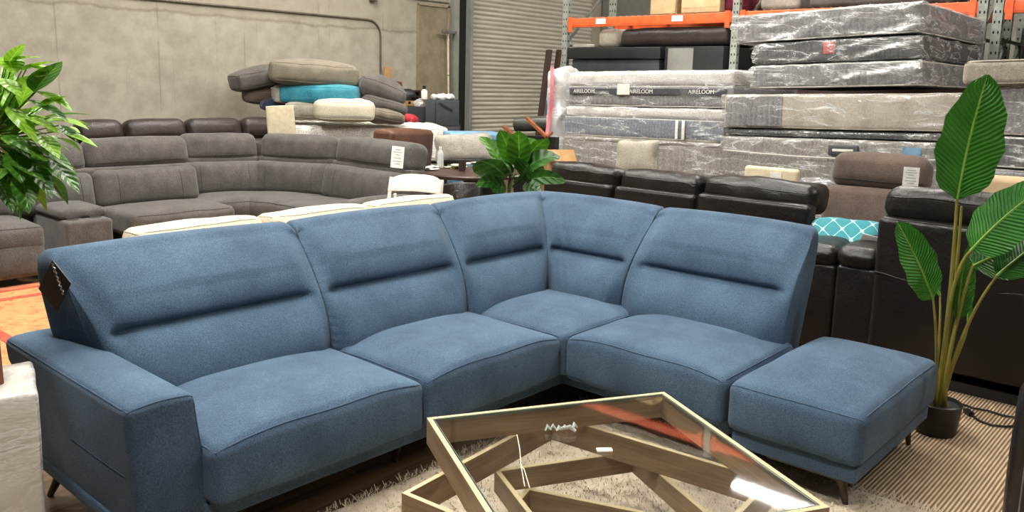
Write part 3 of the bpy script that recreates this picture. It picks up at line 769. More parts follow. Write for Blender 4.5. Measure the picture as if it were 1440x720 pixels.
stalk(P(1352, 290, d=D0+.02), P(1344, 440, d=D0+.02), (.02, .02), .009)

# ------------------------------------------------------------------ recliner kit
def recl(parent, x0, x1, rz, m, dark, o=(0, 0), htop=1.06, yb=.62, seat=True, hr=.25, seams=2, lean=.16, seatz=.48, front=.9, foot=True):
    hr = max(hr, .25)
    """one seat of a recliner; local: width along x from x0 to x1, front toward -y, back plane near y=yb..yb+.25. origin o, rotation rz."""
    W = x1-x0; R = Matrix.Translation((o[0], o[1], 0)) @ Matrix.Rotation(rz, 4, 'Z')
    def put(name, size, r, c, tilt=0, bulge=(0, .03, .02), n=(12, 4, 6), df=None, wr=.006):
        l = R @ Vector(((x0+x1)/2+c[0], c[1], c[2]))
        ob, f = cushion(name, size, r, m, parent, l, (tilt, 0, rz) if not tilt else tuple((Matrix.Rotation(rz, 3, 'Z') @ Matrix.Rotation(tilt, 3, 'X')).to_euler()), bulge, df, n, 4, 2, wr, 4, o[0]*3+x0)
        return ob, f
    g = .008
    hz = htop-hr/2
    h_, f = put('headrest', (W-g, .23, hr), .09, (0, yb+.10+lean, hz), -.22, (0, .03, .012))
    for zz in (-.09,): seam('piping', f, [(-(W-g)/2+(W-g)*i/12, -.115, zz) for i in range(13)], .004, dark, h_)
    hb = htop-hr-seatz+.06
    b_, f = put('back_cushion', (W-g, .26, hb), .07, (0, yb+.055+lean*.35, seatz-.04+hb/2), -.2, (0, .04, .0))
    for k in range(seams):
        xx = (W-g)*(-.30+.6*k/(max(1, seams-1)))
        seam('piping', f, [(xx, -.13, -hb/2+.04+(hb-.08)*i/8) for i in range(9)], .003, dark, b_)
    if seat:
        s_, f = put('seat_cushion', (W-g, yb+.05, .2), .06, (0, (yb+.05)/2-.0, seatz-.10), 0, (0, .02, .04), (12, 10, 3))
        seam('piping', f, [(-(W-g)/2+(W-g)*i/12, -(yb+.05)/2, .1) for i in range(13)], .004, dark, s_)
    if foot:
        put('footrest', (W-g, .12, seatz-.16), .05, (0, .07, (seatz-.16)/2+.07), 0, (0, .03, 0), (10, 3, 5))
def rbody(parent, x0, x1, y0, y1, rz, m, o=(0, 0), z1=.9, z0=.06):
    R = Matrix.Translation((o[0], o[1], 0)) @ Matrix.Rotation(rz, 4, 'Z')
    mm = MB(); mm.box((0, 0, 0), (x1-x0, y1-y0, z1-z0), r=.03)
    l = R @ Vector(((x0+x1)/2, (y0+y1)/2, (z0+z1)/2))
    mm.build('body', m, parent, l, (0, 0, rz))

# grey suede sectional
gs = thing('reclining_sectional', 'large curved grey suede reclining sectional with console across the left background', 'sofa', (0, 0, 0))
recl(gs, -1.50, -.86, 0, GREYF, GREYD, (0, 4.50), 1.06, .66, hr=.30)
recl(gs, -.86+.02, -.20, 0, GREYF, GREYD, (0, 4.50), 1.06, .66, seat=False, foot=False, hr=.30)
# console
R_ = MB(); R_.box((-.53, 4.86, .27), (.37, .74, .42), r=.03); R_.build('console', GREYF, gs)
cushion('console_lid', (.38, .62, .08), .035, GREYF, gs, (-.53, 4.92, .52), None, (0, 0, .015), None, (6, 8, 2), 3)
for cx_ in (-.62, -.44): MB().lathe([(.045, 0), (.05, .012), (.036, .014), (.034, .004)], 20, (cx_, 4.6, .48)).build('cup_holder', CHROME, gs)
recl(gs, -.20, .80, 0, GREYF, GREYD, (0, 4.50), 1.07, .68, seams=2, hr=.30)
def mod_at(pa, da, pb, db, yb=.66, lean=.16, **k):
    A = P(pa, 195, d=da); B = P(pb, 195, d=db); rz = math.atan2(B.y-A.y, B.x-A.x); W = math.hypot(B.x-A.x, B.y-A.y); mid = (A+B)/2
    yh = yb+lean-.02; ox = mid.x+math.sin(rz)*yh; oy = mid.y-math.cos(rz)*yh
    recl(gs, -W/2, W/2, rz, GREYF, GREYD, (ox, oy), k.get('ht', 1.07), yb, seams=k.get('sm', 2), hr=.30, lean=lean, foot=k.get('ft', False)); rbody(gs, -W/2, W/2, .78, .98, rz, GREYF, (ox, oy), .84)
    return ox, oy, rz, W
mod_at(252, 8.5, 364, 8.95, ft=True); mod_at(362, 8.95, 470, 8.75); m5 = mod_at(468, 8.72, 579, 7.85, sm=1, ht=1.08)
rbody(gs, -1.50, .80, .75, .98, 0, GREYF, (0, 4.50), .82)
p = P(569, 219, x=2.02)
def face_cam(p): return math.atan2(CP.x-p.x, -(CP.y-p.y))  # rz that turns local -y to the viewer
arm_o, _ = cushion('armrest', (.17, .78, .52), .06, GREYF, gs, (P(532, 290, d=7.5).x, P(532, 290, d=7.5).y, .36), (0, 0, m5[2]), (.02, .02, .02), None, (4, 10, 6), 4)
tq = P(559, 221, d=7.66)
price_tag(gs, tq, (-.25, .12, face_cam(tq)+.15), .115, .20)

# dark brown leather reclining sofa against the wall
bs = thing('reclining_sofa', 'dark brown leather reclining sofa standing between the grey sectional and the concrete wall', 'sofa', (0, 0, 0))
for (u0, u1) in ((108, 177), (178, 265), (265, 343), (343, 402)):
    a = P(u0, 165, y=6.55); b2 = P(u1, 165, y=6.55)
    recl(bs, a.x, b2.x, 0, DBROWNL, DBROWNL, (0, 5.9), 1.175+.0*a.x, .50, seams=0, hr=.26, seatz=.46)
rbody(bs, P(108, 165, y=6.55).x, P(402, 165, y=6.55).x, .82, 1.02, 0, DBROWNL, (0, 5.9), .95)
MB().box((-.33, 6.30, .38), (.2, .9, .6), r=.05).build('armrest', DBROWNL, bs)

# ------------------------------------------------------------------ cream sofa behind the blue one
cs = thing('cream_sofa', 'low cream fabric sofa standing behind the blue sectional, its back cushions showing over it', 'sofa', (0, 0, 0))
MB().box((-.15, 1.82, .37), (2.5, .16, .62), r=.05).build('back_frame', CREAM, cs)
for c in (-.90, -.06, .76):
    ob, f = cushion('back_cushion', (.80, .22, .50), .06, CREAM, cs, (c, 2.03, .565), (-.1, 0, 0), (0, .04, .015), None, (14, 4, 8), 4, 2, .012, 4, c*7)
    seam('piping', f, edge_loop((.80, .22, .5), 1, 10), .005, CREAM, ob, closed=True)
    cushion('seat_cushion', (.80, .46, .17), .05, CREAM, cs, (c, 2.34, .37), None, (0, 0, .02), None, (10, 8, 3), 3)
MB().box((-.15, 2.2, .17), (2.5, .76, .22), r=.03).build('base', CREAM, cs)
for c in (-1.30, 1.12): MB().box((c, 2.18, .30), (.16, .78, .46), r=.05).build('armrest', CREAM, cs)
for x in (-1.3, 1.05):
    for y in (1.9, 2.5): MB().lathe([(.02, .002), (.03, .07)], 12, (x, y, 0)).build('leg', DWOOD, cs)

# ------------------------------------------------------------------ white folding chair
fc_l = P(582, 262, d=6.95); rz = face_cam(fc_l)-.45
fc = thing('folding_chair', 'white plastic folding chair with curved backrest behind the cream sofa', 'chair', (fc_l.x, fc_l.y, 0), rz)
v = []; f = []
for i in range(17):
    t = i/16; x = -.24+.48*t; dep = -.09*math.sin(PI*t)
    for (dz, dy) in ((.745, .0), (.75, .03), (.885-.05*(2*t-1)**4, .055), (.89-.05*(2*t-1)**4, .03), (.88-.05*(2*t-1)**4, .02), (.755, -.005)):
        v.append((x, dy-dep, dz))
for i in range(16):
    for j in range(6): f.append((i*6+j, i*6+(j+1) % 6, (i+1)*6+(j+1) % 6, (i+1)*6+j))
f += [tuple(range(6)), tuple(96+j for j in range(5, -1, -1))]
finish('backrest', v, f, WHITEP, fc, recalc=True, ang=.6)
for s in (-1, 1):
    MB().tube([(s*.235, .05, .86), (s*.235, .0, .65), (s*.225, -.12, .38), (s*.22, -.28, .004)], .016, 8).build('leg', WHITEP, fc)
    MB().tube([(s*.2, .05, .72), (s*.2, .14, .4), (s*.2, .26, .004)], .014, 8).build('leg', WHITEP, fc)
cushion('seat', (.40, .40, .03), .012, WHITEP, fc, (0, -.08, .44), None, (0, 0, .006), None, (4, 4, 2), 3)
MB().tube([(-.2, .2, .18), (.2, .2, .18)], .01, 8).build('crossbar', WHITEP, fc)

# ------------------------------------------------------------------ round dark table, what lies on it, barrel chair
tp = P(664, 243, d=8.55); tp = Vector((tp.x, tp.y, 0))
rt_ = thing('round_table', 'round dark wooden table cluttered with papers and a water bottle', 'table', tp)
MB().lathe([(.0, .735), (.53, .735), (.56, .745), (.56, .765), (.55, .775), (0, .775)], 40).build('tabletop', DWOOD, rt_)
MB().lathe([(.24, .002), (.24, .03), (.06, .07), (.045, .35), (.06, .6), (.12, .735)], 20).build('pedestal', DWOOD, rt_)
def on(px, py): return P(px, py, z=.778)
p = on(619, 236); wb = thing('water_bottle', 'clear plastic water bottle with white cap standing on the dark round table', 'bottle', p)
bmn, nt, b, out = newmat('bottle_plastic'); nt.nodes.remove(b)
t1 = nt.nodes.new('ShaderNodeBsdfTransparent'); g1 = nt.nodes.new('ShaderNodeBsdfPrincipled'); g1.inputs['Base Color'].default_value = S(222, 226, 222); g1.inputs['Roughness'].default_value = .12
m1 = nt.nodes.new('ShaderNodeMixShader'); m1.inputs[0].default_value = .55; nt.links.new(t1.outputs[0], m1.inputs[1]); nt.links.new(g1.outputs[0], m1.inputs[2]); nt.links.new(m1.outputs[0], out.inputs[0])
MB().lathe([(.03, .001), (.036, .01), (.034, .04), (.036, .07), (.033, .1), (.036, .13), (.03, .16), (.013, .19), (.012, .205)], 20).build('bottle_body', bmn, wb)
MB().lathe([(.014, .2), (.015, .203), (.015, .222), (0, .223)], 16).build('cap', WHITEP, wb)
p = on(603, 238)
def paper_pile(name, px, py, w, h, n, m, label, seed, z=.778):
    rg = random.Random(seed); q = MB(); p = P(px, py, z=z)
    for i in range(n):
        cx, cy = rg.uniform(-w/3, w/3), rg.uniform(-h/3, h/3); a = rg.uniform(-1, 1); sw, sh = w*rg.uniform(.35, .6), h*rg.uniform(.5, .8)
        v = []; f = []
        for jj in range(5):
            for ii in range(5):
                u_, w2 = (ii/4-.5)*sw, (jj/4-.5)*sh
                v.append((cx+u_*math.cos(a)-w2*math.sin(a), cy+u_*math.sin(a)+w2*math.cos(a), .004+.006*i+.02*abs(noise.noise(Vector((u_*20, w2*20, i*3+seed))))))
        for jj in range(4):
            for ii in range(4): k0 = jj*5+ii; f.append((k0, k0+1, k0+6, k0+5))
        q.add(v, f)
    q.add([(-w/4, -h/4, .001), (w/4, -h/4, .001), (w/4, h/4, .001), (-w/4, h/4, .001)], [(0, 1, 2, 3)])
    return tag(q.build(name, m, None, p, (0, 0, .5), ang=.3), label, 'papers')
paper_pile('crumpled_papers', 606, 238, .22, .16, 5, PAPER, 'crumpled white papers on the dark round table, left of the water bottle', 3)
paper_pile('crumpled_papers', 636, 236, .24, .2, 6, mat('yellowish_paper', S(214, 204, 158), S(232, 224, 186), .8), 'crumpled yellowish papers on the dark round table, right of the water bottle', 5)
paper_pile('crumpled_papers', 668, 231, .3, .2, 5, PAPER, 'white papers on the dark round table, beside the broad-leaved plant', 8)
p = on(650, 240)
cu = thing('dark_cup', 'small dark brown cup standing on the dark round table', 'cup', p)
MB().lathe([(.034, .001), (.042, .09), (.038, .09), (.03, .012), (0, .012)], 20).build('cup_body', mat('cup_brown', S(50, 36, 30), S(64, 46, 38), .5), cu); MB().lathe([(.0, .075), (.037, .075)], 16).build('drink', BLACKP, cu)
tp = P(654, 262, d=7.55)
bc = thing('barrel_chair', 'black barrel chair with curved backrest tucked at the round table', 'chair', (tp.x, tp.y, 0), face_cam(tp))
v = []; f = []; n = 20
for i in range(n+1):
    a = PI*(-.06+1.12*i/n); c, s = math.cos(a), math.sin(a)
    top = .80-.10*abs(math.cos(a))**3
    for r, z in ((.33, .36), (.335, top-.02), (.315, top), (.29, top-.02), (.285, .36)): v.append((r*c, -r*s+.1, z))
for i in range(n):
    for j in range(5): f.append((i*5+j, i*5+(j+1) % 5, (i+1)*5+(j+1) % 5, (i+1)*5+j))
f += [tuple(range(5)), tuple(n*5+j for j in range(4, -1, -1))]
finish('backrest', v, f, BLACKL, bc, recalc=True, ang=.8)
MB().lathe([(.0, .36), (.27, .36), (.28, .4), (.26, .45), (0, .46)], 28, (0, .1, 0)).build('seat', BLACKL, bc)
for sx in (-1, 1):
    for sy in (-1, 1): MB().tube([(sx*.16, sy*.16+.1, .37), (sx*.22, sy*.22+.1, .003)], [.018, .012], 8).build('leg', DWOOD, bc)

# ------------------------------------------------------------------ fiddle-leaf plant behind the blue corner
pf = P(718, 262, d=6.5)
fig = thing('fiddle_leaf_plant', 'green plant with big rounded leaves standing behind the corner of the blue sectional', 'plant', (pf.x, pf.y, 0))
MB().lathe([(.12, .002), (.15, .02), (.17, .34), (.175, .36), (.16, .36), (.15, .3), (0, .3)], 24).build('pot', WHITEP, fig)
MB().tube([(0, 0, .28), (.01, 0, .6), (-.01, .01, .86), (0, 0, 1.02)], [.02, .016, .013, .01], 8).build('trunk', mat('bark', S(84, 66, 48), S(110, 88, 64), .8), fig)
mb = MB(); org = Vector((pf.x, pf.y, 0))
def FL(x0, y0, x1, y1, W, mi=0, dd=0.0, d1=0.0, drp=.3):
    a = P(x0, y0, d=6.5+dd)-org; b = P(x1, y1, d=6.5+d1)-org; jt = Vector((rng.uniform(-.7, .7), rng.uniform(-.7, .7), .6)); leaf(mb, a, b-a, -Fv+jt, (b-a).length*rng.uniform(.95, 1.12), W, rng.uniform(.1, .7), .22, 9, 3, mi, 1, .035)
for q in [(712, 250, 680, 206, .22, 0, 0, -.15), (722, 250, 716, 212, .17, 0, 0, -.2), (735, 252, 742, 215, .18, 0, -.02, -.22), (708, 240, 690, 184, .12, 1, .1, .1), (722, 232, 708, 180, .12, 1, .05, .0), (730, 235, 730, 182, .15, 1, .05, .0),
          (735, 235, 757, 182, .14, 1, .1, .05), (738, 240, 770, 200, .14, 0, .05, .0), (740, 255, 788, 232, .10, 0, 0, -.05), (708, 258, 674, 244, .10, 0, 0, -.1), (712, 264, 690, 258, .10, 0, 0, -.1),
          (735, 262, 762, 258, .10, 0, 0, -.1), (716, 262, 720, 240, .14, 0, -.05, -.2), (700, 262, 684, 232, .12, 0, .1, .1), (724, 225, 745, 186, .14, 1, .15, .2), (745, 262, 752, 225, .14, 0, .1, .15), (725, 262, 730, 236, .14, 0, -.05, -.15)]:
    FL(*(q[:4]+(q[4]*1.35,)+q[5:]))
mb.build('foliage', [LEAF_FIG, LEAF_BUSHD], fig, uv=True, ang=3)

# ------------------------------------------------------------------ brown leather armchair, grey pillow, blue box (left of the door)
pa = P(566, 215, d=9.35)
rz = math.radians(20)
ac = thing('leather_armchair', 'cognac brown leather armchair seen from behind, next to the round table', 'armchair', (pa.x, pa.y, 0), rz)
cushion('backrest', (.98, .26, .80), .06, BROWNL, ac, (0, 0, .74), (.06, .04, 0), (0, .02, .01), None, (12, 4, 10), 4, 2, .008, 4)
MB().box((0, .40, .26), (.8, .7, .38), r=.04).build('seat', BROWNL, ac)
for s in (-1, 1): cushion('armrest', (.16, .8, .5), .06, BROWNL, ac, (s*.40, .38, .34), None, (.01, .01, .02), None, (4, 8, 6), 3)
pb_ = P(664, 192, d=10.4)
bx = thing('storage_box', 'pale blue fabric-covered storage box behind the grey pillow near the roller door', 'box', (pb_.x, pb_.y, 0), math.radians(-35))
MB().box((0, 0, .50), (.62, .5, .96), r=.03).build('box_body', BLUEW, bx); MB().box((0, 0, 1.02), (.66, .54, .1), r=.03).build('lid', BLUEW, bx)
def pillow(name, p, w, h, th, rz, tilt, m, label, cat='pillow', roll=0, group=None, n=14, wr=.008, seed=0, pip=True):
    def d(o, nn):
        k = (1-abs(nn[0])**3)*(1-abs(nn[2])**3)
        y = o.y*(.12+1.0*max(0, k)**.5)
        pin = 1-.08*(1-abs(nn[0]))**2*abs(nn[2]); pinx = 1-.08*(1-abs(nn[2]))**2*abs(nn[0])
        return (o.x*pinx, y, o.z*pin)
    R = Matrix.Rotation(rz, 3, 'Z') @ Matrix.Rotation(tilt, 3, 'X') @ Matrix.Rotation(roll, 3, 'Y')
    ob, f = cushion(name, (w, th, h), th*.35, m, None, p, tuple(R.to_euler()), (0, 0, 0), d, (n, 3, n), 3, 2, wr, 6, seed)
    if pip:
        hx, hz = w/2, h/2; N = 12
        raw = [(-hx+w*i/N, 0, -hz) for i in range(N)]+[(hx, 0, -hz+h*i/N) for i in range(N)]+[(hx-w*i/N, 0, hz) for i in range(N)]+[(-hx, 0, hz-h*i/N) for i in range(N)]
        seam('piping', f, raw, .006, m, ob, closed=True)
    return tag(ob, label, cat, group)
pp = P(652, 209, d=9.5)
pillow('scatter_pillow', pp, .66, .34, .22, face_cam(pp)+.1, -.3, LGREY, 'plump light grey pillow leaning on the pale blue box beyond the round table', roll=-.06)
MB_s = thing('side_stool', 'dark low stool under the light grey pillow', 'stool', (pp.x, pp.y, 0), face_cam(pp))
MB().box((0, 0, .80), (.5, .26, .05), r=.015).build('seat', BLACKP, MB_s)
for sx in (-1, 1):
    for sy in (-1, 1): MB().box((sx*.2, sy*.09, .39), (.035, .035, .775)).build('leg', BLACKP, MB_s)

# ------------------------------------------------------------------ mattresses on the left with the heap of cushions
def xz(o): return o
bedc = P(470, 180, d=11.3); bz = 1.13
brz = math.radians(-10)
bl = P(322, 170, y=7.0); 
mw = 2.5
for k, (zz, h, m_, lab) in enumerate([(.15, .28, LGREY, 'grey mattress at the bottom of the stack under the cushion heap'), (.455, .28, BEIGEG, 'beige grey mattress in the middle of the stack under the cushion heap')]):
    o, f = cushion('mattress', (2.3, 1.36, h), .05, m_, None, (3.78, 6.55, zz+.02), (0, 0, -.62), (0, 0, .01), None, (16, 10, 4), 3, 2, .006, 3, k)
    tag(o, lab, 'mattress')
    seam('piping', f, edge_loop((2.3, 1.36, h), 1, 14), .008, m_, o, closed=True)
def quilt(o, n):
    z = o.z + (.012*math.sin(o.x*26)*math.sin(o.y*26) if n[2] > .5 else 0)
    y = o.y + (.012*math.sin(o.x*30) if abs(n[1]) > .5 else 0)
    return (o.x, y, z)
o, f = cushion('mattress', (2.32, 1.38, .44), .07, WHITEQ, None, (3.78, 6.55, .865), (0, 0, -.62), (0, 0, .012), quilt, (60, 36, 8), 4)
tag(o, 'white quilted mattress on top of its stack, carrying the heap of loose cushions', 'mattress')
for s in (1, -1, .3): seam('piping', f, edge_loop((2.32, 1.38, .42), s*.98, 16), .008, WHITEQ, o, closed=True)
# cushions
def block(name, px, py, d, size, rz, m, label, cat='cushion', tilt=0, roll=0, r=.05, bul=(.01, .01, .04), wr=.01, seed=0, group=None, fc=True):
    p = P(px, py, d=d); R = Matrix.Rotation((face_cam(p) if fc else 0)+rz, 3, 'Z') @ Matrix.Rotation(tilt, 3, 'X') @ Matrix.Rotation(roll, 3, 'Y')
    ob, f = cushion(name, size, r, m, None, p, tuple(R.to_euler()), bul, None, (12, 10, 4), 4, 2.5, wr, 4, seed)
    seam('piping', f, edge_loop(size, 1, 12), .006, m, ob, closed=True); seam('piping', f, edge_loop(size, -1, 12), .006, m, ob, closed=True)
    return tag(ob, label, cat, group)
block('sofa_cushion', 442, 104, 10.9, (1.08, .62, .24), .0, TAUPE, 'big taupe sofa cushion lying topmost on the heap, above the teal one', r=.06, bul=(.02, .03, .07), roll=.05)
block('sofa_cushion', 363, 110, 11.2, (.66, .6, .20), .25, DGREY, 'dark taupe cushion sagging off the left end of the heap', r=.05, bul=(.02, .02, .06), roll=-.22, seed=4)
block('sofa_cushion', 366, 135, 11.2, (.42, .5, .15), .1, BROWNS, 'small brownish cushion under the dark taupe one at the left of the heap', r=.05, seed=5)
block('sofa_cushion', 455, 133, 10.85, (.98, .56, .19), -.35, TEAL, 'bright teal cushion in the middle of the heap', r=.045, bul=(.02, .02, .05), roll=-.02, seed=6)
block('foam_block', 397, 133, 10.9, (.24, .5, .17), .1, BEIGEG, 'beige foam block at the left end of the teal cushion', 'foam', r=.03, seed=7)
block('sofa_cushion', 390, 148, 10.95, (.40, .5, .10), .1, NAVY, 'flat navy cushion below the beige foam block', r=.03, seed=8)
block('sofa_cushion', 430, 155, 10.8, (.5, .5, .17), 0, BEIGEG, 'beige grey folded cushion left of the cream bolster in the heap', r=.05, seed=9)
block('sofa_cushion', 484, 155, 10.6, (.74, .46, .23), .05, CREAM, 'cream box cushion under the teal one in the heap', r=.07, seed=10)
block('sofa_cushion', 537, 128, 10.9, (.58, .5, .20), .1, DGREY, 'plump grey cushion on the right end of the heap', r=.08, bul=(.02, .02, .09), roll=.35, seed=11)
block('sofa_cushion', 540, 147, 10.85, (.56, .5, .12), .1, DGREY, 'thin dark grey cushion second from the top at the right end of the heap', r=.05, roll=.25, seed=12)
block('sofa_cushion', 540, 161, 10.75, (.50, .4, .13), .1, TAUPE, 'rumpled grey cushion lowest at the right end of the heap', r=.05, bul=(.01, .01, .04), roll=.1, wr=.05, seed=13)
block('foam_slab', 395, 171, 9.7, (.31, .12, .36), .0, CREAMB, 'upright cream foam slab standing on the back of the dark brown sofa', 'foam', r=.02, bul=(0, .005, 0), roll=-.06, wr=.003)
MB().lathe([(.0, 0)], 4) 
# ------------------------------------------------------------------ dark boxes and odds and ends by the roller door
def cbox(name, px0, py0, px1, py1, d, depth, m, label, cat, rz=0, parts=None, r=.008, z0=None):
    a = P(px0, py1, d=d); b_ = P(px1, py0, d=d); W = (Vector((b_.x, b_.y))-Vector((a.x, a.y))).length
    zb = a.z if z0 is None else z0; H = b_.z-zb; c = (a+b_)/2; rzz = face_cam(c)+rz
    t = thing(name, label, cat, (c.x, c.y, zb), rzz)
    MB().box((0, depth/2, H/2), (W, depth, H), r=r).build('case', m, t)
    return t, W, H
t, W, H = cbox('low_cabinet', 600, 178, 648, 215, 12.7, .5, BLACKP, 'low black drawer cabinet under the slate grey case near the roller door', 'cabinet', z0=0)
for i in range(3):
    dr = MB().box((0, -.008, H-.12-i*.26), (W*.92, .016, .22), r=.005).build('drawer', SLATE, t)
    MB().box((0, -.022, H-.12-i*.26), (.16, .014, .02)).build('handle', CHROME, dr)
zc_ = H
t, W2, H2 = cbox('storage_case', 598, 141, 646, 178, 12.75, .45, SLATE, 'slate grey hard case standing on the low black cabinet near the roller door', 'case', z0=zc_+.002)
MB().box((W2*.1, -.01, H2-.1), (.22, .02, .03), rot=(0, .5, 0)).build('handle', BLACKP, t)
MB().box((-W2*.2, -.004, H2/2), (.012, .008, H2*.9)).build('seam_strip', BLACKP, t)
t, W3, H3 = cbox('dark_crate', 556, 150, 598, 185, 12.75, .3, BLACKP, 'black crate beside the slate grey case, right of the cushion heap', 'crate', z0=0)
MB().box((0, -.006, H3-.2), (W3*.8, .012, .02)).build('rim', SLATE, t); MB().box((0, -.006, H3-.5), (W3*.8, .012, .02)).build('rim', SLATE, t)
t, W4, H4 = cbox('waste_bin', 578, 181, 610, 215, 12.35, .3, BLACKL, 'black rounded bin in front of the dark crate, behind the brown armchair', 'bin', r=.08, z0=0)
MB().box((0, -.01, H4-.09), (W4*.8, .02, .03), r=.008).build('rim', SLATE, t)
c_, Wc, Hc = cbox('cardboard_box', 565, 142, 587, 154, 12.9, .25, CARD, 'small open tan cardboard box on top of the black crate', 'box', z0=H3+.002)
MB().lathe([(0, 0), (.022, 0), (.022, .004)], 12, (0, 0, 0), M=Matrix.Translation((0, -.004, Hc*.6)) @ Matrix.Rotation(PI/2, 4, 'X')).build('hand_hole', HOLE, c_)
p = P(578, 167, d=12.3)
o, _ = cushion('red_cloth', (.26, .18, .08), .035, REDP, None, (p.x, p.y, p.z), (.2, .2, .4), (0, 0, .02), None, (8, 8, 4), 3, 2, .03, 8); tag(o, 'crumpled bright red cloth beside the right end of the cushion heap', 'cloth')
p = P(573, 131, d=12.95); hb = thing('dark_helmet', 'black rounded cap-like hat lying above the small cardboard box', 'hat', (p.x, p.y, p.z-.06), .4)
MB().lathe([(.13, 0), (.135, .03), (.11, .09), (.06, .12), (0, .13)], 20).build('crown', BLACKP, hb); MB().box((.1, -.08, .012), (.2, .16, .012), r=.004).build('brim', BLACKP, hb)
z_ = P(603, 141, d=12.75).z
p = P(603, 139, d=12.75); sb = thing('spray_bottle', 'small white bottle with black cap standing on the slate grey case', 'bottle', (p.x, p.y+.1, zc_+H2+.004))
MB().lathe([(.045, 0), (.048, .01), (.048, .12), (.02, .15)], 16).build('bottle_body', WHITEP, sb); MB().lathe([(.022, .15), (.026, .152), (.026, .2), (0, .2)], 14).build('cap', BLACKP, sb)
o, _ = cushion('white_rag', (.34, .2, .07), .03, PAPER, None, (*(P(622, 139, d=12.95).xy), zc_+H2+.04), (0, 0, -.6), (0, 0, .01), None, (12, 8, 3), 3, 2, .03, 14); tag(o, 'crumpled white rag on top of the slate grey case', 'rag')
o, _ = cushion('plastic_bag', (.2, .18, .12), .05, FILMW, None, (*(P(592, 146, d=12.9).xy), P(592, 146, d=12.9).z), (0, 0, .3), (0, 0, .01), None, (8, 8, 4), 3, 2, .04, 12); tag(o, 'crumpled clear plastic bag between the cardboard box and the slate grey case', 'bag')
p = P(545, 106, y=WY-.06); ZT = P(556, 120, d=13.4).z-.068; tag(MB().box((p.x, p.y, (ZT+p.z+.13)/2), (.13, .03, p.z+.13-ZT), r=.004).build('wood_offcut', CARD), 'short tan wood offcut leaning on the concrete wall behind the cushion heap', 'board')
p = P(556, 120, y=WY-.12); p.z = P(556, 120, d=13.4).z; tag(MB().box((0, 0, 0), (.2, .14, .13), r=.03).build('leather_pouch', BROWNL, None, p, (0, 0, 0)), 'dark reddish brown pouch behind the plump grey cushion of the heap', 'pouch')
# supports: shelf rack board for those two
SZ = P(556, 120, d=13.4).z-.07
t = thing('wall_shelf_unit', 'dark narrow shelf unit standing against the concrete wall behind the cushion heap', 'shelf', (P(560, 140, y=WY-.12).x, WY-.12, 0))
for z in (.4, .9, SZ-.015): MB().box((-.05, 0, z), (.9, .2, .03)).build('shelf', DWOOD, t)
for s in (-1, 1): MB().box((s*.44-.05, 0, SZ/2), (.03, .2, SZ-.01)).build('side_panel', DWOOD, t)
# fluorescent pole lamp, unlit, leaning by the door
p0 = P(631, 158, y=WY-.15); p1 = P(633, 45, y=WY-.15)
pl = thing('door_pole', 'pale two-piece pole with grey clamps on top beside the roller door', 'pole', (p0.x, p0.y, 0))
h1 = p1.z
MB().tube([(0, 0, .01), (0, 0, 1.05)], .016, 8).build('lower_pole', BLACKP, pl); MB().tube([(0, 0, 1.05), (0, .02, 1.78)], .016, 8).build('pole', CREAMB, pl); MB().tube([(0, .02, 1.80), (.0, .04, h1)], .018, 8).build('pole', CREAMB, pl)
MB().lathe([(0, -.03), (.05, -.02), (.055, .02), (0, .04)], 14, (-.12, 0, h1)).lathe([(0, -.03), (.05, -.02), (.055, .02), (0, .04)], 14, (.1, 0, h1)).box((0, .02, h1), (.26, .04, .04)).build('clamp', mat('clamp_grey', S(108, 104, 100), S(150, 146, 142), .3, 8, metal=.6), pl)

# ------------------------------------------------------------------ beside the door: leaning boards, chairs upside down, bolster, boxes
pA = P(774, 68, d=12.2); pB = P(752, 200, d=11.9)
for k, (w_2, off, lab) in enumerate([(.20, 0, 'tall dark brown board leaning beside the rack, left of the wrapped mattresses'), (.10, .17, 'narrow dark brown board behind the tall one beside the rack')]):
    a = Vector((pB.x-.15, pB.y, .0)); top = Vector((P(767, 68, d=12.2).x, P(767, 68, d=12.2).y, 2.16))
    tag(MB().bar((top.x-.12-off*.2+ .0, top.y+.10-off, .03), (top.x+.05+off*.1, top.y-.03-off, top.z), w_2, .05).build('leaning_board', DWOOD), lab, 'board')
p = P(776, 158, d=11.3)
o, f = cushion('navy_blanket', (.26, .18, 1.5), .08, NAVY, None, (p.x+.0, p.y, .78), (.0, -.16, 1.0), (.02, .02, 0), None, (6, 4, 24), 3, 2, .05, 3); tag(o, 'navy blue cloth hanging down beside the left end of the wrapped mattresses', 'cloth')
pb1 = P(723, 175, d=11.2); pb2 = P(778, 173, d=11.0)
tag(MB().tube([pb1, pb1.lerp(pb2, .04), pb1.lerp(pb2, .5), pb2], [.05, .095, .1, .1], 18).build('bolster', mat('olive_vinyl', S(52, 54, 46), S(72, 74, 64), .4, 8)), 'dark olive rolled bolster in front of the roller door, above the upturned chair', 'bolster')
sp = thing('bolster_stand', 'black crate under the dark rolled bolster', 'crate', ((pb1.x+pb2.x)/2, (pb1.y+pb2.y)/2, 0), face_cam(pb1))
MB().box((-.06, .1, .5), (.36, .3, .99), r=.02).build('crate_body', BLACKP, sp)
uc = thing('upturned_chair', 'orange-brown wooden chair turned upside down, its legs sticking up behind the broad-leaved plant', 'chair', (0, 0, 0))
def seg(nm, x0, y0, d0, x1, y1, d1, w=.04, m=OWOOD): return MB().bar(P(x0, y0, d=d0), P(x1, y1, d=d1), w, w*.8).build(nm, m, uc)
seg('leg', 741, 166, 10.1, 769, 193, 9.8); seg('leg', 708, 178, 10.3, 722, 190, 10.1); seg('leg', 769, 193, 9.8, 776, 186, 9.9, .03); seg('leg', 768, 190, 9.9, 765, 245, 9.9, .035, DWOOD); seg('leg', 770, 195, 9.9, 768, 245, 9.9, .04)
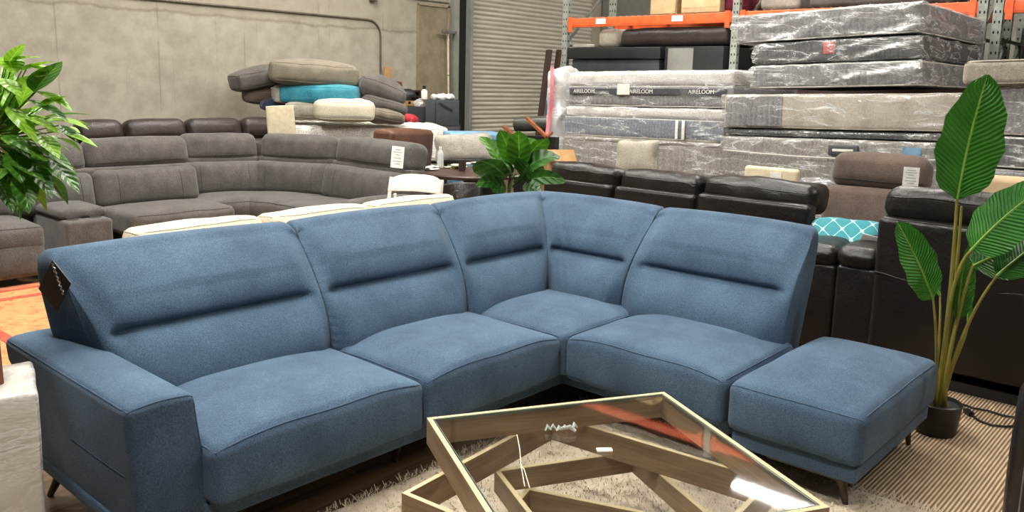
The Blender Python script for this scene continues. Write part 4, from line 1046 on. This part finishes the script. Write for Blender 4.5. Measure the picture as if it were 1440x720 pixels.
MB().box(tuple(P(762, 212, d=9.95)), (.1, .4, .34), rot=(0, 0, .2)).build('seat', BLACKP, uc)
q = P(756, 209, d=9.7); t_ = price_tag(uc, q, (0, 0, face_cam(q)), .12, .17)
seg('back_rail', 745, 250, 9.9, 775, 250, 9.9, .05); MB().bar(P(752, 250, d=9.9), Vector((P(752, 250, d=9.9).x, P(752, 250, d=9.9).y, .0)), .04, .04).build('back_post', DWOOD, uc); MB().bar(P(772, 250, d=9.9), Vector((P(772, 250, d=9.9).x, P(772, 250, d=9.9).y, .0)), .04, .04).build('back_post', DWOOD, uc)
p = P(781, 222, d=9.9); cb = thing('cardboard_carton', 'open brown cardboard carton at the left foot of the wrapped mattress stack', 'box', (p.x+.05, p.y+.02, 0), -.5)
MB().box((0, 0, .42), (.34, .3, .83)).build('carton_body', CARD, cb)
MB().box((-.02, -.20, .86), (.34, .16, .006), rot=(.9, 0, 0)).build('flap', CARD, cb); MB().box((-.2, 0, .88), (.006, .28, .14), rot=(0, -.5, 0)).build('flap', CARD, cb)
p = P(735, 222, d=9.2)

# ------------------------------------------------------------------ pallet rack
rack = thing('pallet_rack', 'tall pallet rack with orange beams and perforated grey-green uprights behind the mattress stacks', 'rack', (0, 0, 0))
XF = 6.2; XB = 7.3; UY = [4.92, 2.33, -.38, -.53-2.7]
def upright(x, y, z1=3.9, w=.085):
    m = MB(); m.box((x, y, z1/2), (.07, w, z1))
    z = .1
    while z < z1:
        for s in (-1, 1): m.box((x-.0355, y+s*.02, z), (.002, .014, .026), mi=1)
        for s in (0,): m.box((x, y-w/2-.0005, z), (.02, .002, .03), mi=1)
        z += .0762*1.3
    return m.build('upright', [RACKG, HOLE], rack)
for y in (4.92, 2.33, -.33, -.47, -3.2):
    upright(XF, y); upright(XB, y)
    mm = MB(); z = .3; k = 0
    while z < 3.4:
        mm.bar((XF, y, z), (XB, y, z+(.95 if k % 2 == 0 else 0)), .03, .03) if k % 2 == 0 else mm.bar((XB, y, z), (XF, y, z+.0), .03, .03)
        z += .95 if k % 2 == 0 else .02; k += 1
    mm.build('brace', mat('brace_steel', S(92, 94, 86), S(112, 114, 104), .5), rack)
def beam(x, y0, y1, z, h=.12):
    m = MB(); m.box((x, (y0+y1)/2, z), (.05, abs(y1-y0), h), r=.006); m.box((x-.026, (y0+y1)/2, z-.012), (.006, abs(y1-y0), h*.35))
    m.box((x-.03, y0-.05, z-.02), (.02, .06, .2)).box((x-.03, y1+.05, z-.02), (.02, .06, .2))
    return m.build('beam', ORANGE, rack)
bays = [(4.87, 2.38), (2.28, -.29), (-.52, -3.15)]
for a, b2 in bays:
    for z in (2.52, 3.72):
        beam(XF-.01, a, b2, z); beam(XB+.01, a, b2, z)
        if z > 3: continue
        dm = MB(); n = 26
        for i in range(n+1): y = b2+(a-b2)*i/n; dm.bar((XF-.03, y, z+.068), (XB+.03, y, z+.068), .008, .008)
        for i in range(9): x = XF+(XB-XF)*i/8; dm.bar((x, a, z+.062), (x, b2, z+.062), .008, .008)
        for i in range(4): y = b2+(a-b2)*(i+.5)/4; dm.box(((XF+XB)/2, y, z+.04), (XB-XF, .05, .03))
        dm.build('wire_deck', mat('deck_wire', S(196, 150, 120), S(214, 170, 140), .4, metal=.3), rack)
for y in (4.30, 3.12, 1.2): 
    MB().box((XF-.045, y, 2.53), (.003, .16, .07)).build('label_plate', PAPER, rack)
# goods on the beam level
def gbox(name, y0, y1, z0, z1, x0, x1, m, label, cat, r=.01, group=None, tape=False):
    t = thing(name, label, cat, ((x0+x1)/2, (y0+y1)/2, z0), 0, group)
    MB().box((0, 0, (z1-z0)/2), (x1-x0, abs(y1-y0), z1-z0), r=r).build('carton_body', m, t)
    if tape: MB().box((-(x1-x0)/2-.001, 0, (z1-z0)/2), (.003, abs(y1-y0)*.96, .05)).build('tape', CARDW, t)
    return t
DZ = 2.603
gbox('shipping_carton', 3.62, 3.25, DZ, 3.5, 6.3, 7.1, CARDW, 'pale cardboard carton on the first rack shelf, left of the wide one', 'box', tape=True)
gbox('shipping_carton', 3.16, 2.62, DZ, 2.78, 6.3, 7.2, CARDW, 'wide cardboard carton on the first rack shelf, lower of two', 'box', tape=True)
gbox('shipping_carton', 3.20, 2.58, 2.785, 3.25, 6.3, 7.2, CARD, 'cardboard carton lying on the wide one on the first rack shelf', 'box', tape=True)
o, _ = cushion('maroon_bundle', (.7, .30, .4), .08, MAROON, None, (6.75, 2.5, DZ+.2), None, (0, 0, .02), None, (6, 6, 4), 3, 2, .03, 6); tag(o, 'maroon cloth bundle on the rack shelf beside an upright', 'cloth')
for k, (y0, y1, z1, m_, lab) in enumerate([(2.1, 1.6, 2.95, LGREY, 'grey fabric cushion on the rack shelf, right of the middle upright'), (1.5, -.1, 2.88, DGREY, 'long dark grey upholstered piece on the rack shelf above the wrapped mattresses')]):
    o, f = cushion('upholstered_piece', (.8, y0-y1, z1-DZ), .05, m_, None, (6.7, (y0+y1)/2, (z1+DZ)/2), None, (0, 0, .02), None, (8, 12, 4), 3, 2, .01, 4, k); tag(o, lab, 'cushion'); seam('piping', f, edge_loop((.8, y0-y1, z1-DZ), 1, 10), .006, m_, o, closed=True)
gbox('black_crate', -.7, -1.6, DZ, 3.1, 6.3, 7.2, BLACKP, 'black crate on the rack shelf at the far right', 'crate', tape=False)
# under the beam, left bay: black cases, brown cushion
gbox('flat_black_case', 4.78, 3.28, 2.03, 2.18, 6.05, 7.2, BLACKP, 'long flat black case lying in the rack, upper left', 'case')
gbox('flat_black_case', 4.72, 3.32, 1.86, 2.025, 6.1, 7.2, SLATE, 'long flat dark case lying in the rack just above the wrapped mattresses', 'case')
t = gbox('grey_black_cabinet', 3.24, 2.42, 1.80, 2.18, 6.1, 7.2, BLACKP, 'dark cabinet with a grey front panel lying in the rack next to the middle upright', 'cabinet')
MB().box((-.553, .18, .21), (.008, .36, .3), r=.003).build('front_panel', mat('grey_panel_p', S(112, 112, 106), S(128, 128, 120), .5, 4), t)
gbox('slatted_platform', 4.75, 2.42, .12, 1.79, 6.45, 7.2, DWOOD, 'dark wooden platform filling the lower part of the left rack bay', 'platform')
MB_ = 0
o, f = cushion('brown_seat_cushion', (.8, 1.62, .24), .09, DBROWNL, None, (6.6, 3.22, 2.31), None, (0, 0, .02), None, (8, 16, 4), 4, 2, .012, 4); tag(o, 'dark brown leather seat cushion lying in the rack just under the orange beam', 'cushion'); seam('piping', f, edge_loop((.8, 1.62, .24), 1, 12), .006, DBROWNL, o, closed=True)
o, f = cushion('beige_seat_cushion', (.7, .36, .24), .08, BEIGEG, None, (6.6, 4.24, 2.31), None, (0, 0, .02), None, (8, 6, 4), 4, 2, .012, 4, 3); tag(o, 'short beige cushion at the left end of the dark brown one in the rack', 'cushion')
t = gbox('grey_panel_board', 4.80, 4.44, 2.19, 2.235, 6.2, 7.2, LGREY, 'flat light grey slab on top of the long black case in the rack', 'board')
# right bay
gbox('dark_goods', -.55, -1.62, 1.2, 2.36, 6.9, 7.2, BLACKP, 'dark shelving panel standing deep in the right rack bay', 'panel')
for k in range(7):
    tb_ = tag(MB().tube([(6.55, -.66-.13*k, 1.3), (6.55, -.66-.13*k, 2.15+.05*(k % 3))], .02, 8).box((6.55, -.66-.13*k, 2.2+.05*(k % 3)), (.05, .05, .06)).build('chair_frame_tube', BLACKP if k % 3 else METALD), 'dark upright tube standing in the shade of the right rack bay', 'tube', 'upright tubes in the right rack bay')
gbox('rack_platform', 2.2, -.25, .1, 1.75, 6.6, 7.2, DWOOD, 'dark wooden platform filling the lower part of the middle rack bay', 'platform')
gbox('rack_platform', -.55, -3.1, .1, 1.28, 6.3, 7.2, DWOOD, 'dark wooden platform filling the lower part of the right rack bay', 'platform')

# ------------------------------------------------------------------ plastic-wrapped mattress stacks
def quiltmat(name, c1, c2, sx=14, sz=0, bstr=.3):
    m, nt, b, out = newmat(name); v = mapping(nt)
    w = nt.nodes.new('ShaderNodeTexWave'); w.inputs['Scale'].default_value = sx; w.inputs['Distortion'].default_value = 1.2; w.bands_direction = 'Y'; nt.links.new(v, w.inputs['Vector'])
    n = tex(nt, v, 60, 2); c = ramp(nt, n, [(.35, c1), (.65, c2)])
    c = mixc(nt, 1, c, ramp(nt, w.outputs['Fac'], [(0, (.9, .9, .9, 1)), (.5, (1.04, 1.04, 1.04, 1))]), 'MULTIPLY')
    nt.links.new(c, b.inputs['Base Color']); b.inputs['Roughness'].default_value = .85; bump(nt, b, w.outputs['Fac'], bstr, .02); return m
QG = quiltmat('quilted_grey', S(112, 112, 115), S(146, 145, 145), 6); QD = quiltmat('quilted_charcoal', S(58, 58, 62), S(80, 80, 84), 9); QB = quiltmat('quilted_slate', S(96, 104, 118), S(128, 136, 148), 8)
QBE = quiltmat('quilted_beige', S(182, 170, 154), S(202, 192, 176), 1); QL = quiltmat('lattice_grey', S(120, 116, 108), S(158, 153, 144), 4); WH = fabric('mattress_white', S(216, 214, 206), S(232, 230, 222), 6, 90, .3)
CHAR = mat('charcoal_band', S(62, 62, 66), S(76, 76, 80), .8, 20)
def text_mesh(s, size, m, parent, loc, rot):
    cu = bpy.data.curves.new('lettering', 'FONT'); cu.body = s; cu.size = size; cu.extrude = .0012; cu.align_x = 'CENTER'; cu.align_y = 'CENTER'
    to = bpy.data.objects.new('lettering', cu); me = bpy.data.meshes.new_from_object(to); bpy.data.objects.remove(to)
    me.materials.clear(); me.materials.append(m); o = bpy.data.objects.new('lettering', me); COL.objects.link(o); o.parent = parent; o.location = loc; o.rotation_euler = rot; return o
def mattress(cx, cy, z0, sx, sy, h, side, top, label, tilt=0, rz=0, film=FILM, pillowtop=0, sag=.0, seed=0, wamp=.022, tail=None, zlin=0, off=.014):
    """side faces the aisle at -x; sx depth, sy width"""
    t = thing('wrapped_mattress', label, 'mattress', (cx, cy, z0), rz, rot=(tilt, 0, rz))
    bh = h-pillowtop
    def df(o, n): return (o.x, o.y, o.z-sag*(n[1]**2))
    b_, f = cushion('mattress_body', (sx, sy, bh), .035, side, t, (0, 0, bh/2), None, (.012, .012, 0), df, (10, 18, 6), 3, 2, .004, 3, seed)
    seam('piping', f, edge_loop((sx, sy, bh), 1, 12), .007, top, b_, closed=True); seam('piping', f, edge_loop((sx, sy, bh), -1, 12), .007, top, b_, closed=True)
    if pillowtop:
        p_, f2 = cushion('pillow_top', (sx-.01, sy-.01, pillowtop), .045, top, t, (0, 0, bh+pillowtop/2-.002), None, (.012, .012, .004), df, (10, 18, 4), 3, 2, .006, 3, seed+2)
    def wf(o, n):
        q = Vector((o.x*2.2+o.z*2, o.y*1.8+o.z*2.4, o.z*4.5+seed*3)); r1 = 1-abs(noise.noise(q))*2.4; q2 = Vector((o.x*5+seed, o.y*4.2+o.z*5, o.z*9)); r2 = 1-abs(noise.noise(q2))*2.4
        a = wamp*(max(0, r1)**2*.8+max(0, r2)**2*.5)*(.35 if n[2] < -.9 else 1)
        v = Vector((n[0], n[1], n[2]*.5)); v = v*a
        return (o.x+v.x, o.y+v.y, max(-h/2+.001, min(h/2+.003, o.z+v.z-sag*(n[1]**2))))
    w_, _ = cushion('plastic_wrap', (sx+off*2, sy+off*2.5, h-.002), .03, film, t, (0, 0, h/2), None, (0, 0, 0), wf, (26, 44, 10), 2)
    return t
TOPW = WH
# left stack (front face x = 4.65, y 1.57 .. 3.7)
lx = 4.65+.75; cy = 2.64
mattress(lx, cy, .06, 1.5, 2.05, .32, QG, WH, 'plastic-wrapped grey mattress, lowest of the left stack')
mattress(lx, cy, .39, 1.5, 2.05, .32, QD, WH, 'plastic-wrapped charcoal mattress, second from the bottom of the left stack', seed=2)
t = mattress(lx, cy+.02, .72, 1.5, 2.10, .37, QL, BEIGEG, 'plastic-wrapped mattress with pale lattice-quilted side, third from the bottom of the left stack', seed=3, pillowtop=.05, tilt=-.016)
t2 = mattress(lx, cy, 1.10, 1.5, 2.08, .345, QB, WH, 'plastic-wrapped slate blue mattress with white pillow top, second from the top of the left stack', seed=4, pillowtop=.12, tilt=-.016)
MB().box((-.795, -.52, .12), (.006, .035, .2), r=.002).box((-.795, -.60, .12), (.006, .035, .2), r=.002).build('white_strap', PAPER, t2)
t3 = mattress(lx, cy-.06, 1.452, 1.5, 2.12, .39, QG, WH, 'plastic-wrapped mattress with lettered charcoal band and thick white top, uppermost of the left stack', seed=5, pillowtop=.16, tilt=-.018)
bd = MB().box((-.775, 0, .165), (.012, 2.02, .065)).build('charcoal_band', CHAR, t3)
for y in (.80, .02, -.72): text_mesh('AIRELOOM', .062, PAPER, bd, (-.783, y, .165), (PI/2, 0, -PI/2))
MB().box((-.80, .24, .19), (.006, .16, .12), rot=(0, 0, .05)).build('white_label', PAPER, t3)
# bag end and red tape strip hanging at the left end of the left stack
w_, _ = cushion('loose_plastic_bag', (.5, .22, 1.15), .08, FILMW, None, (4.86, 3.86, 1.30), (0, .04, .0), (0, 0, 0), None, (10, 6, 22), 3, 2, .07, 5)
tag(w_, 'loose milky plastic bag with a red strip at the left end of the stack', 'bag')
st_ = MB(); 
v = []; f = []
for i in range(25):
    t = i/24; z = -.56+1.12*t; x = -.285-.012*math.sin(t*9); y = -.0+.02*math.sin(t*6)
    v += [(x, y-.035, z), (x, y+.02, z)]
for i in range(24): f.append((2*i, 2*i+1, 2*i+3, 2*i+2))
finish('red_strip', v, f, mat('pink_red_print', S(206, 92, 108), S(222, 150, 152), .5, 3), w_)
# right stack
rx = 4.1
mattress(rx+.78, .30, .05, 1.5, 2.02, .40, QD, WH, 'plastic-wrapped charcoal mattress at the foot of the right stack', seed=6)
mattress(rx+.78, .28, .455, 1.5, 2.02, .40, QG, WH, 'plastic-wrapped grey mattress, second from the floor in the right stack', seed=7)
t4 = mattress(rx+.76, .26, .86, 1.52, 2.10, .39, QL, BEIGEG, 'plastic-wrapped light grey mattress with a dark oval handle, third in the right stack', seed=8, tilt=-.028)
h_ = MB().box((-.80, -.13, .30), (.03, .26, .09), r=.012).build('handle_plate', mat('dark_grey_trim', S(70, 72, 74), S(88, 90, 92), .6), t4); MB().box((-.814, -.13, .30), (.008, .18, .022), r=.003).build('handle_print', PAPER, h_)
MB().tube([(-.812, 1.0-.05*i, .26-.03*math.sin(PI*i/40)) for i in range(0, 40)], .005, 6).build('cord', PAPER, t4)
MB().box((-.80, -.69, .31), (.004, .14, .07)).build('blue_label', BLUEW, t4)
mattress(rx+.77, .28, 1.26, 1.5, 2.02, .065, QD, QD, 'thin dark plastic-wrapped pad under the beige mattress in the right stack', seed=9, wamp=.006, tilt=-.03)
t5 = mattress(rx+.76, .28, 1.335, 1.54, 2.06, .31, QBE, QBE, 'plastic-wrapped beige mattress in the middle of the right stack', seed=10, tilt=-.032, pillowtop=0)
MB().box((-.785, .72, .155), (.008, .56, .27), r=.003).build('grey_end_panel', QG, t5)
mattress(rx+1.02, .33, 1.70, 2.0, 1.46, .21, QG, WH, 'plastic-wrapped grey mattress, third from the top of the right stack', seed=11, tilt=-.038, wamp=.035)
t6 = mattress(rx+1.02, .33, 1.92, 2.0, 1.43, .19, QD, QD, 'plastic-wrapped charcoal mattress with a small red label, second from the top of the right stack', seed=12, tilt=-.04)
MB().box((-1.02, .02, .12), (.006, .1, .1), r=.002).build('red_label', mat('red_label', S(198, 62, 50), S(212, 78, 62), .5), t6)
mattress(rx+1.02, .44, 2.122, 2.0, 1.62, .25, QG, WH, 'plastic-wrapped grey mattress uppermost of the right stack', seed=13, tilt=-.042, wamp=.035, sag=.0)
# third stack
for k, (z0, h, m_, lab) in enumerate([(.05, .36, QG, 'plastic-wrapped mattress lowest in the far right stack'), (.42, .36, QD, 'plastic-wrapped dark mattress second from the floor in the far right stack'), (.79, .32, QG, 'plastic-wrapped grey mattress third from the floor in the far right stack'), (1.12, .24, QD, 'plastic-wrapped charcoal mattress fourth from the floor in the far right stack'), (1.37, .38, QG, 'plastic-wrapped light mattress under the grey-green cushion in the far right stack')]):
    mattress(4.75, -1.92, z0, 1.5, 2.0, h, m_, WH, lab, seed=20+k, wamp=.03)
o, f = cushion('upholstered_slab', (1.3, 2.1, .19), .05, BEIGEG, None, (4.55, -1.82, 1.86), (-.03, 0, 0), (.01, .01, .02), None, (10, 20, 4), 4, 2, .006, 3); tag(o, 'grey-green upholstered slab with piped edge on top of the far right stack', 'cushion')
seam('piping', f, edge_loop((1.3, 2.1, .19), 1, 14), .008, mat('olive_piping', S(96, 92, 76), S(110, 106, 90), .8), o, closed=True); seam('piping', f, edge_loop((1.3, 2.1, .19), -1, 14), .008, BEIGEG, o, closed=True)
o, f = cushion('upholstered_block', (.7, .5, .5), .06, BEIGEG, None, (4.9, -1.72, 2.21), None, (.01, .01, .02), None, (6, 6, 6), 4); tag(o, 'beige upholstered block standing on the grey-green slab at the right edge', 'cushion')

# ------------------------------------------------------------------ black leather sofa seen from behind
bk = thing('black_leather_sofa', 'black leather three-seat sofa seen from behind, between the blue sectional and the mattress stacks', 'sofa', (0, 0, 0))
XBk = 2.25
def rear_back(parent, y0, y1, x, ztop, m, zp=None):
    W = y0-y1; yc = (y0+y1)/2; zp = zp or ztop-.125
    pn, f = cushion('rear_panel', (.14, W-.012, zp-.12), .035, m, parent, (x+.07, yc, .12+(zp-.12)/2), None, (.012, 0, .0), None, (3, 10, 10), 3, 2, .004, 3)
    seam('piping', f, [(-.07, -(W-.012)/2+(W-.012)*i/10, (zp-.12)/2-.002) for i in range(11)], .004, m, pn)
    pil, f = cushion('headrest', (.30, W-.01, .20), .07, m, parent, (x+.215, yc, ztop-.105), (0, .12, 0), (.02, .0, .02), None, (8, 18, 6), 4, 2, .016, 7, yc*5)
    seam('piping', f, [(-.15, -(W-.01)/2+(W-.01)*i/16, .04) for i in range(17)], .004, m, pil)
    seam('piping', f, [(-.15+.3*i/6, -.04, .12) for i in range(7)], .003, m, pil)
for y0, y1 in ((2.02, 1.295), (1.28, .54), (.53, -.345)): rear_back(bk, y0, y1, XBk, 1.0 if y1 > -.1 else 1.02, BLACKL)
for k, (y0, y1) in enumerate(((2.02, 1.295), (1.28, .54), (.53, -.345))): cushion('seat_cushion', (.42, y0-y1-.01, .2), .06, BLACKL, bk, (XBk+.52, (y0+y1)/2, .40), None, (0, 0, .03), None, (8, 8, 3), 3)
MB().box((XBk+.40, .84, .2), (.65, 2.34, .26), r=.03).build('base', BLACKL, bk)
cushion('armrest', (.7, .22, .56), .07, BLACKL, bk, (XBk+.42, 2.14, .36), None, (.01, .01, .02), None, (8, 4, 6), 3)
mm = MB()
for x in (2.35, 2.9):
    for y in (2.0, -.3): mm.box((x, y, .035), (.06, .06, .066))
mm.build('foot', BLACKP, bk)
# the padded arm box at its right end
def armbox(parent, y0, y1, x0, x1, zt):
    W = y0-y1; yc = (y0+y1)/2
    MB().box(((x0+x1)/2, yc, zt/2-.04), (x1-x0, W-.012, zt-.14), r=.025).build('arm_panel', BLACKL, parent)
    cushion('arm_pad', (x1-x0+.02, W-.006, .13), .055, BLACKL, parent, ((x0+x1)/2, yc, zt-.06), None, (.02, .01, .03), None, (14, 6, 3), 4, 2, .008, 5, yc*3)
armbox(bk, -.40, -.685, 1.88, 2.75, .70)
bk2 = thing('leather_recliner', 'tall black leather recliner seen from behind at the right, behind the potted palm-like plant', 'recliner', (0, 0, 0))
rear_back(bk2, -.955, -1.86, 1.70, 1.12, BLACKL, .955); rear_back(bk2, -1.87, -2.8, 1.70, 1.12, BLACKL, .955)
seam('piping', lambda p: p, [(1.693, -.97-.06*i, .62+.012*math.cos(i)) for i in range(15)], .004, BLACKL, bk2); seam('piping', lambda p: p, [(1.693, -1.88-.06*i, .62) for i in range(15)], .004, BLACKL, bk2)
armbox(bk2, -.69, -.945, 1.84, 2.65, .72)
MB().box((2.25, -1.88, .25), (.9, 1.8, .34), r=.03).build('seat_base', BLACKL, bk2); 
for y in (-1.4, -2.33): cushion('seat_cushion', (.62, .88, .16), .06, BLACKL, bk2, (2.35, y, .48), None, (0, 0, .03), None, (8, 8, 3), 3)
MB().box((2.2, -1.85, .04), (.9, 1.7, .06)).build('foot', BLACKP, bk2)
# teal patterned pillow on the arms
def tealpat():
    m, nt, b, out = newmat('teal_trellis'); v = mapping(nt)
    sep = nt.nodes.new('ShaderNodeSeparateXYZ'); nt.links.new(v, sep.inputs[0])
    def M(op, a, bb=None):
        n = nt.nodes.new('ShaderNodeMath'); n.operation = op
        for i, q in enumerate((a, bb)):
            if q is None: continue
            if hasattr(q, 'is_linked'): nt.links.new(q, n.inputs[i])
            else: n.inputs[i].default_value = q
        return n.outputs[0]
    a = M('SINE', M('MULTIPLY', sep.outputs[0], 52)); c2 = M('SINE', M('MULTIPLY', sep.outputs[2], 38))
    k = M('ABSOLUTE', M('ADD', a, c2)); c = ramp(nt, k, [(.0, S(196, 222, 220)), (.08, S(170, 208, 208)), (.18, S(56, 140, 148))])
    nz = tex(nt, v, 6, 3); c = mixc(nt, 1, c, ramp(nt, nz, [(.3, (.8, .85, .85, 1)), (.7, (1.1, 1.1, 1.1, 1))]), 'MULTIPLY')
    nt.links.new(c, b.inputs['Base Color']); b.inputs['Roughness'].default_value = .85; return m
TP = tealpat(); pt = P(1188, 335, x=2.22)
R = Matrix.Rotation(math.radians(-60), 3, 'Z') @ Matrix.Rotation(math.radians(-58), 3, 'X')
tpil = pillow('trellis_pillow', pt+Vector((.03, 0, -.045)), .46, .42, .19, math.radians(-72), math.radians(-50), TP, 'teal pillow with white trellis pattern lying on the black leather armrests', seed=2)
o = MB().box((0, 0, 0), (.10, .004, .08), r=.001).build('care_label', PAPER, None, P(1222, 338, x=2.05), (.5, .2, -1.1)); o.parent = tpil; o.matrix_parent_inverse = (Matrix.Translation(tpil.location) @ tpil.rotation_euler.to_matrix().to_4x4()).inverted()

# brown suede recliner facing the viewer
br = thing('suede_recliner', 'brown suede recliner facing the viewer behind the black leather armrests', 'recliner', (3.02, -.43, 0), -PI/2)
recl(br, -.36, .36, 0, BROWNS, GREYD, (0, 0), 1.20, .10, seams=0, hr=.27, lean=.12, seatz=.50)
cushion('armrest', (.16, .6, .5), .06, BROWNS, br, (-.45, .2, .38), None, (.01, .01, .02), None, (4, 8, 6), 3)
q = P(1281, 247, d=1)
tq = P(1281, 249, x=3.07); R_t = (Matrix.Rotation(PI/2, 4, 'Z') @ Matrix.Translation((-3.02, .43, 0)))
price_tag(br, (Matrix.Rotation(PI/2, 4, 'Z') @ (tq-Vector((3.02, -.43, 0)))), (0, 0, .2), .105, .14)
# pieces showing between the black sofa and the stacks
q = P(895, 223, x=3.5)
pillow('throw_pillow', Vector((3.5, q.y, .985)), .42, .36, .15, -PI/2+.2, -.25, BEIGEG, 'beige grey pillow standing behind the black leather sofa, against the left mattress stack', roll=-.06, seed=4)
t = thing('bench_box', 'low dark bench holding the beige pillow behind the black leather sofa', 'bench', (3.55, q.y, 0))
MB().box((0, 0, .76), (.4, 1.0, .06), r=.01).build('seat', BLACKP, t)
for sy in (-1, 1): MB().box((0, sy*.42, .365), (.34, .05, .73)).build('leg', BLACKP, t)
ya = P(1047, 240, x=3.6).y; yb_ = P(1122, 250, x=3.6).y
t = thing('headboard_panel', 'cream upholstered panel with a small white label, seen above the black leather sofa', 'panel', (3.62, (ya+yb_)/2, 0))
cushion('panel', (.08, ya-yb_, 1.0), .03, CREAMB, t, (0, 0, .505), None, (.006, 0, 0), None, (3, 8, 10), 3); MB().box((-.047, -.06, .93), (.004, .10, .07)).build('price_tag', PAPER, t)
y2 = P(1160, 250, x=3.7).y
t = thing('wrapped_bundle', 'dark plastic-wrapped bundle beside the cream panel, left of the brown recliner', 'bundle', (3.72, (yb_+y2)/2, 0))
cushion('bundle_body', (.2, abs(yb_-y2)+.1, .9), .05, CHAR, t, (0, -.03, .455), None, (0, 0, .01), None, (4, 5, 10), 3, 2, .02, 6); cushion('plastic_wrap', (.24, abs(yb_-y2)+.14, .93), .05, FILM, t, (0, -.03, .47), None, (0, 0, .01), None, (4, 8, 12), 3, 2, .03, 6)
t = thing('tan_panel', 'plain tan upholstered panel at the right edge in front of the far right stack', 'panel', (3.1, -1.6, 0))
cushion('panel', (.1, 1.3, 1.12), .04, mat('tan_vinyl', S(196, 166, 128), S(210, 182, 144), .6, 4), t, (0, 0, .565), None, (.01, .01, .01), None, (3, 10, 10), 3)

# ------------------------------------------------------------------ lower right: black leather corner, cord with plug
le = thing('leather_footrest', 'black leather upholstered piece with stitched edge cut off at the lower right', 'recliner', (0, 0, 0))
cn = P(1424, 640, d=2.75); rz_ = face_cam(cn)+.12; xd = Vector((math.cos(rz_), math.sin(rz_), 0)); yd = Vector((-math.sin(rz_), math.cos(rz_), 0))
cc = Vector((cn.x, cn.y, 0))+xd*.32+yd*.08
lo_, f = cushion('leather_body', (.62, .16, .66), .05, BLACKL, le, (cc.x, cc.y, .345), (0, 0, rz_), (.01, .01, .01), None, (8, 8, 10), 4)
seam('stitching', f, [(-.31+.03, -.08, -.33+.66*i/20) for i in range(21)], .003, mat('grey_stitch', S(90, 88, 84), S(110, 108, 104), .7), lo_)
cd = thing('power_cord', 'black power cord with two-pin plug lying on the ribbed carpet by the palm-like plant', 'cord', (0, 0, 0))
pts = [P(x, y, z=.016) for x, y in [(1362, 578), (1366, 584), (1378, 592), (1395, 598), (1415, 600), (1445, 597)]]
MB().tube(pts, .0055, 8).build('cord', BLACKP, cd)
pts = [P(x, y, z=.016) for x, y in [(1352, 568), (1370, 574), (1392, 578), (1410, 584), (1445, 590)]]
MB().tube(pts, .0055, 8).build('cord', BLACKP, cd)
a = P(1358, 577, z=.022); b2 = P(1366, 583, z=.02)
MB().bar(a, b2, .028, .022).build('plug', BLACKP, cd); dv = (a-b2).normalized(); sd = dv.cross(Vector((0, 0, 1)))
MB().bar(a+sd*.006, a+sd*.006+dv*.022, .002, .007).bar(a-sd*.006, a-sd*.006+dv*.022, .002, .007).build('prong', CHROME, cd)

# ------------------------------------------------------------------ light: ceiling tubes, one known by its reflection, the others placed for brightness
def emis(name, c, s):
    m = bpy.data.materials.new(name); m.use_nodes = True; nt = m.node_tree; nt.nodes.clear()
    o = nt.nodes.new('ShaderNodeOutputMaterial'); e = nt.nodes.new('ShaderNodeEmission'); e.inputs[0].default_value = c; e.inputs[1].default_value = s
    nt.links.new(e.outputs[0], o.inputs[0]); return m
TUBE = emis('lit_tube', (1.0, .96, .90, 1), 165)
proto = None
spots = [(-3.9, -1.6), (-1.9, .5), (-1.9, 4.2), (1.4, 2.4), (3.0, 5.6), (5.2, 1.6), (3.6, -5.2), (9.7, 2.35)]  # first added to brighten the planter and sofa fronts; last reflects in the table
for i, (x, y) in enumerate(spots):
    t = thing('strip_light', 'long ceiling strip light out of the picture above, all but one placed for brightness', 'light', (x, y, 6.0), 0, 'ceiling strip lights')
    if proto is None:
        h = MB().box((0, 0, .05), (.26, 2.5, .08), r=.01).build('housing', WHITEP, t); e = MB().box((0, 0, -.003), (.2, 2.44, .02)).build('diffuser', TUBE, t); proto = (h, e)
    else:
        for q in proto: c = q.copy(); COL.objects.link(c); c.parent = t
w = bpy.data.worlds.new('hall'); sc.world = w; w.use_nodes = True
w.node_tree.nodes['Background'].inputs[0].default_value = (1.0, .96, .9, 1); w.node_tree.nodes['Background'].inputs[1].default_value = .06
vs = sc.view_settings; vs.view_transform = 'Standard'; vs.look = 'None'; vs.gamma = 1; vs.use_curve_mapping = False; vs.exposure = 0.0
